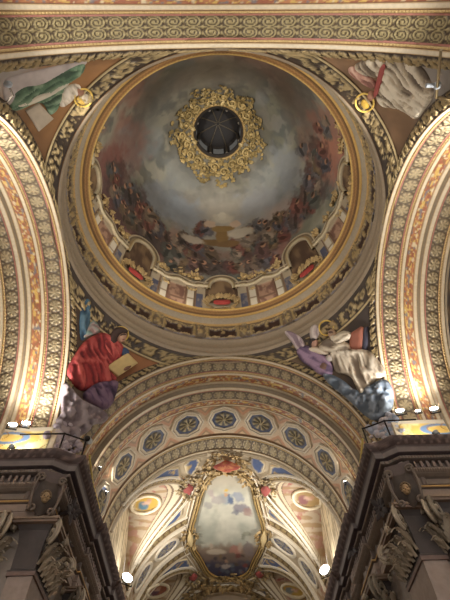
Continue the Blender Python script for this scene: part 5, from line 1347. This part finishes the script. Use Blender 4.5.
# ================================================================== LAMPS, RAILINGS, YELLOW TUBES
def aim(o, d): o.rotation_euler = Vector(d).to_track_quat('-Z', 'Y').to_euler()
def flood(P, d, label, r=0.22, light=None, name='floodlight', group='floodlights on the ledges', mat=None):
    P = np.asarray(P, float); d = np.asarray(d, float); d /= np.linalg.norm(d)
    e = empty(name, tuple(P), label, 'lamp', group)
    ref = np.array([0, 0, 1.0]) if abs(d[2]) < 0.9 else np.array([1.0, 0, 0]); x = np.cross(d, ref); x /= np.linalg.norm(x); y = np.cross(x, d); M3 = np.stack([x, y, d], 1)
    b = MB(); a_ = np.linspace(0, 2 * PI, 17)[:, None]; rr = np.array([[0.02, 0.55, 0.7, 1.0, 1.06, 1.06, 0.92]]) * r; zz_ = np.array([[-0.9, -0.85, -0.6, 0.0, 0.05, 0.12, 0.10]]) * r
    b.grid(P + np.stack([rr * np.cos(a_), rr * np.sin(a_), zz_ + 0 * a_], -1) @ M3.T, alpha(rgb(190, 190, 190), 0)); b.build('housing', M_HOUSE, e)
    b = MB(); rr = np.linspace(0.01, 0.95, 5)[None] * r; b.grid(P + np.stack([rr * np.cos(a_), rr * np.sin(a_), 0.06 * r + 0.35 * r * np.sqrt(np.clip(1 - (rr / r) ** 2, 0, 1)) + 0 * a_], -1) @ M3.T, alpha(rgb(255, 255, 255), 0)); b.build('lens', mat or M_LAMP, e)
    b = MB(); b.tube([P + x * r * 1.1, P + x * r * 1.15 - np.array([0, 0, r * 1.2]), P - x * r * 1.15 - np.array([0, 0, r * 1.2]), P - x * r * 1.1], 0.025, alpha(rgb(60, 60, 60), 0), 6); b.build('bracket', M_IRON, e)
    if light:
        en, col, size, spot, bd = light
        ld = bpy.data.lights.new(name + '_light', 'SPOT'); ld.energy = en; ld.color = col; ld.shadow_soft_size = size; ld.spot_size = 2.9; ld.spot_blend = 1.0
        lo = bpy.data.objects.new(name + '_beam', ld); COL.objects.link(lo); lo.location = Vector(P + d * (r + spot)); aim(lo, bd)
    return e
WARM = (1.0, 0.86, 0.66); COOL = (1.0, 0.96, 0.90)
def at_y(px, Y):
    d = rays([px])[0]; return EYE + d * (Y - EYE[1]) / d[1]
def at_x(px, X_):
    d = rays([px])[0]; return EYE + d * (X_ - EYE[0]) / d[0]
def at_z(px, Z_):
    d = rays([px])[0]; return EYE + d * (Z_ - EYE[2]) / d[2]
LE = 480
for px, lab, dx in [((13, 425), 'bright floodlight on the left ledge, the outer of the pair', 1), ((26, 423.5), 'bright floodlight on the left ledge, the one nearer the saint in red', 1),
                    ((400, 411), 'bright floodlight on the right ledge nearest the railing', -1), ((418, 411), 'dim lamp between the two bright floodlights on the right ledge', -1), ((434, 409), 'bright floodlight on the right ledge nearest the edge of the picture', -1)]:
    dim = px[0] == 418
    flood(at_y(px, 5.35), (dx * 0.2, -0.75, 0.45), lab, 0.10 if dim else 0.16, None if dim else (LE, COOL, 0.2, 0.3, (dx * 0.3, -0.5, 0.8)), 'floodlight', 'floodlights on the ledges', M_LAMP2 if dim else M_LAMP)
for px, X_, lab, dx in [((127, 578), -5.1, 'glaring white floodlight in the chancel on the left ledge', 1), ((325, 570), 5.05, 'glaring white floodlight in the chancel on the right ledge', -1)]:
    flood(at_x(px, X_), (dx * 0.6, -0.75, 0.3), lab, 0.28, (1300, (1, 0.96, 0.9), 0.3, 0.4, (dx * 0.85, 0.15, 0.45)))
for px, X_, lab in [((100, 467.5), -5.2, 'small warm lamp on the left chancel ledge, nearer one'), ((106.5, 492), -5.2, 'small warm lamp on the left chancel ledge, farther one'), ((345, 482), 5.1, 'small warm lamp on the right chancel ledge'), ((110, 548), -5.0, 'small white lamp low on the left chancel ledge')]:
    P_ = at_x(px, X_); flood(P_, (-np.sign(X_) * 0.2, -0.3, 0.9), lab, 0.09, (60, WARM, 0.08, 0.12, (-np.sign(X_), -0.2, 0.6)), 'small_lamp', 'small lamps on the chancel ledges', M_LAMP2)
for sx, sn in ((-1, 'left'), (1, 'right')):  # added lamps behind the cornice lip, put in to brighten the pedestals
    P_ = np.array([sx * 7.2 - 0.1, 5.0 - (0.3 if sx > 0 else 0), 10.42])
    flood(P_, (0, 0.55, 0.8), 'small lamp added behind the %s pier cornice lip to light the yellow pedestal' % sn, 0.1, (85, COOL, 0.1, 0.15, (0, 0.6, 0.7)), 'small_lamp', 'small lamps added to light the pedestals', M_LAMP2)
# railings at the pier corners
def railing(pts, label, zt, posts):
    pts = np.array(pts, float); e = empty('railing', tuple(np.append(pts[0], 10.2)), label, 'railing')
    b = MB(); b.tube([(x, y, zt) for x, y in pts], 0.028, alpha(rgb(40, 36, 34), 0), 6); b.build('rail', M_IRON, e)
    for x, y in pts[posts]: b = MB(); b.tube([(x, y, 10.22), (x, y, zt + 0.03)], 0.03, alpha(rgb(40, 36, 34), 0), 6); b.build('post', M_IRON, e)
railing([(-7.2, 4.98), (-5.66, 4.98), (-4.98, 5.36)], 'thin iron railing on the cornice corner of the left pier', 10.95, slice(1, None))
railing([(6.6, 4.62), (5.50, 4.66), (4.80, 5.04)], 'thin iron railing on the cornice corner of the right pier', 10.95, slice(1, None))
P_ = np.array([-4.95, 5.33, 10.98])
e = empty('security_camera', tuple(P_), 'small black lensed camera fixed to the left pier railing', 'camera')
b = MB(); b.tube([P_ + np.array([0.02, 0.28, 0.14]), P_ + np.array([0.02, -0.02, 0.0])], 0.11, alpha(rgb(200, 204, 210), 0), 10); b.build('housing', M_HOUSE, e)
b = MB(); b.ball(P_ + np.array([0.02, -0.04, 0.0]), 0.105, alpha(rgb(10, 10, 12), 0), 8); b.build('lens', M_IRON, e)
# thin yellow tubes lying along the chancel ledges
for pts, lab in [([(-4.9, 5.9, 10.75), (-4.95, 7.2, 10.55), (-4.92, 8.6, 10.5), (-4.95, 9.9, 10.36), (-4.9, 10.3, 10.5), (-4.86, 12.0, 10.3), (-4.9, 14.0, 10.36)], 'thin yellow tube running along the left chancel ledge'),
                 ([(4.86, 5.5, 10.9), (4.84, 6.6, 10.55), (4.8, 8.2, 10.4), (4.8, 10.2, 10.32)], 'thin yellow tube running along the right chancel ledge')]:
    b = MB(); p_ = np.array(pts); t = np.linspace(0, len(p_) - 1, 60); pp = np.stack([np.interp(t, np.arange(len(p_)), p_[:, k_]) for k_ in range(3)], 1); b.tube(pp, 0.035, alpha(rgb(226, 202, 110), 0), 7)
    tag(b.build('ledge_tube', M_YELLOW_TUBE), lab, 'ledge_tube')
# bent poles with small lamps low on the near pendentives
P_, N_ = hit_pend([(442, 92)]); P2, N2 = hit_pend([(449, 40)]); P3, N3 = hit_pend([(452, 97)])
e = empty('lamp_pole', tuple(P_[0]), 'bent pale pole with a small white lamp at the upper right edge', 'lamp')
b = MB(); b.tube([P2[0] + N2[0] * 0.25, P_[0] + N_[0] * 0.22, P_[0] + N_[0] * 0.18 + np.array([0.02, 0, -0.1]), P3[0] + N3[0] * 0.1], 0.036, alpha(rgb(150, 130, 92), 0.2), 8); b.build('pole', M_STUCCO, e)
q0 = hit_pend([(444, 78)])[0][0] + hit_pend([(444, 78)])[1][0] * 0.25
b = MB(); b.ball(q0, (0.11, 0.11, 0.09), alpha(rgb(220, 226, 230), 0), 8); b.tube([q0, q0 + np.array([-0.3, 0.0, 0.0])], 0.055, alpha(rgb(200, 204, 206), 0), 8); b.build('lamp_head', M_HOUSE, e)
P_, N_ = hit_pend([(3, 90)])
e = empty('lamp_pole', tuple(P_[0]), 'small white lamp on a bent bracket at the upper left edge', 'lamp')
q0 = hit_pend([(3, 79)])[0][0] + N_[0] * 0.18; q1 = hit_pend([(4, 98)])[0][0] + N_[0] * 0.14
b = MB(); b.tube([q0, (q0 + q1) / 2 + np.array([0.12, 0.05, 0]), q1, q1 + np.array([-0.3, 0, -0.1])], 0.03, alpha(rgb(120, 110, 96), 0.2), 8); b.build('pole', M_STUCCO, e)
b = MB(); b.ball(q0, (0.12, 0.09, 0.08), alpha(rgb(220, 226, 230), 0), 8); b.build('lamp_head', M_HOUSE, e)
# stucco clouds at the feet of the two far pendentives
for side, sn in ((-1, 'left'), (1, 'right')):
    rs = np.random.default_rng(31 + side); b = MB()
    for i in range(130):
        f = rs.uniform(0, 1); z_ = 10.3 + 1.9 * f; w_ = rs.normal(0, 0.32); a_ = PI / 4 + w_ * 0.12
        r_ = math.sqrt(A * A + AO * AO - (z_ - ZS) ** 2) - 0.10; rad = rs.uniform(0.06, 0.17)
        b.ball((side * r_ * math.cos(a_), r_ * math.sin(a_), z_), (rad, rad, rad * rs.uniform(0.6, 1.1)), alpha(mix(rgb(196, 184, 186), rgb(150, 138, 150) if side < 0 else rgb(150, 166, 186), rs.random()), 0), 7)
    tag(b.build('stucco_cloud', M_FRESCO), 'lumpy pale stucco cloud at the foot of the %s painted corner above the railing' % sn, 'carving')
for sx, sn in ((-1, 'left'), (1, 'right')):
    b = MB(); b.box((min(sx * 5.95, sx * 13), -13, -1.6), (max(sx * 5.95, sx * 13), -6.15, 10.95), alpha(rgb(140, 128, 116), 0)); struct(b.build('wall_%s_near' % sn, M_STONE, None, False))
# wall behind the clouds between the arch feet
for side, sn in ((-1, 'left'), (1, 'right')):
    b = MB(); b.add(np.array([(side * 6.6, 5.7, 9.9), (side * 5.5, 6.6, 9.9), (side * 5.5, 6.6, 11.2), (side * 6.6, 5.7, 11.2)]), [(0, 1, 2, 3)], alpha(rgb(150, 134, 120), 0)); struct(b.build('wall_%s_corner' % sn, M_FRESCO, None, False))

# ================================================================== LIGHT
# unseen floodlights on the near ledges, inferred from the bright near arch
for x in (-7.6, 7.6):
    ld = bpy.data.lights.new('near_ledge_flood', 'SPOT'); ld.energy = 3400; ld.color = COOL; ld.shadow_soft_size = 0.3; ld.spot_size = 2.6; ld.spot_blend = 1
    lo = bpy.data.objects.new('near_ledge_flood', ld); COL.objects.link(lo); lo.location = (x, -5.3, 12.0); aim(lo, (-0.45 * np.sign(x), -0.05, 0.85))
for x in (-5.6, 5.6):  # added spots without a lamp body, aimed up to brighten the dome
    ld = bpy.data.lights.new('dome_fill_beam', 'SPOT'); ld.energy = 9500; ld.color = COOL; ld.shadow_soft_size = 0.3; ld.spot_size = 0.46; ld.spot_blend = 0.7
    lo = bpy.data.objects.new('dome_fill_beam', ld); COL.objects.link(lo); lo.location = (x, -5.3, 10.6); aim(lo, (-x * 1.05, 5.2, 20.0))
for x in (-5.3, 5.3):  # extra fill lights added at the near arch feet to brighten its soffit
    ld = bpy.data.lights.new('near_arch_fill', 'SPOT'); ld.energy = 850; ld.color = COOL; ld.shadow_soft_size = 0.2; ld.spot_size = 1.5; ld.spot_blend = 1
    lo = bpy.data.objects.new('near_arch_fill', ld); COL.objects.link(lo); lo.location = (x * 0.95, -7.3, 11.4); aim(lo, (-x * 0.62, -0.1, 5.0))
# unseen point lights added above the cornice to brighten the foot of the dome
for i in range(8):
    a_ = 2 * PI * (i + 0.5) / 8; x_ = math.sin(a_)
    ld = bpy.data.lights.new('dome_foot_fill', 'POINT'); ld.energy = (95 if x_ < 0.45 and math.cos(a_) > -0.5 and x_ > -0.99 and not x_ > 0 else (45 if x_ < 0.5 else 26)); ld.color = (1, 0.93, 0.82); ld.shadow_soft_size = 0.3
    lo = bpy.data.objects.new('dome_foot_fill', ld); COL.objects.link(lo); lo.location = (6.2 * math.sin(a_), 6.2 * math.cos(a_), 20.7)
W = bpy.data.worlds.new('world'); SC.world = W; W.use_nodes = True
W.node_tree.nodes['Background'].inputs[0].default_value = (1, 0.97, 0.93, 1); W.node_tree.nodes['Background'].inputs[1].default_value = 1.9
SC.view_settings.view_transform = 'Standard'; SC.view_settings.look = 'None'; SC.view_settings.gamma = 1.0; SC.view_settings.exposure = 0.0
SC.view_settings.use_curve_mapping = False
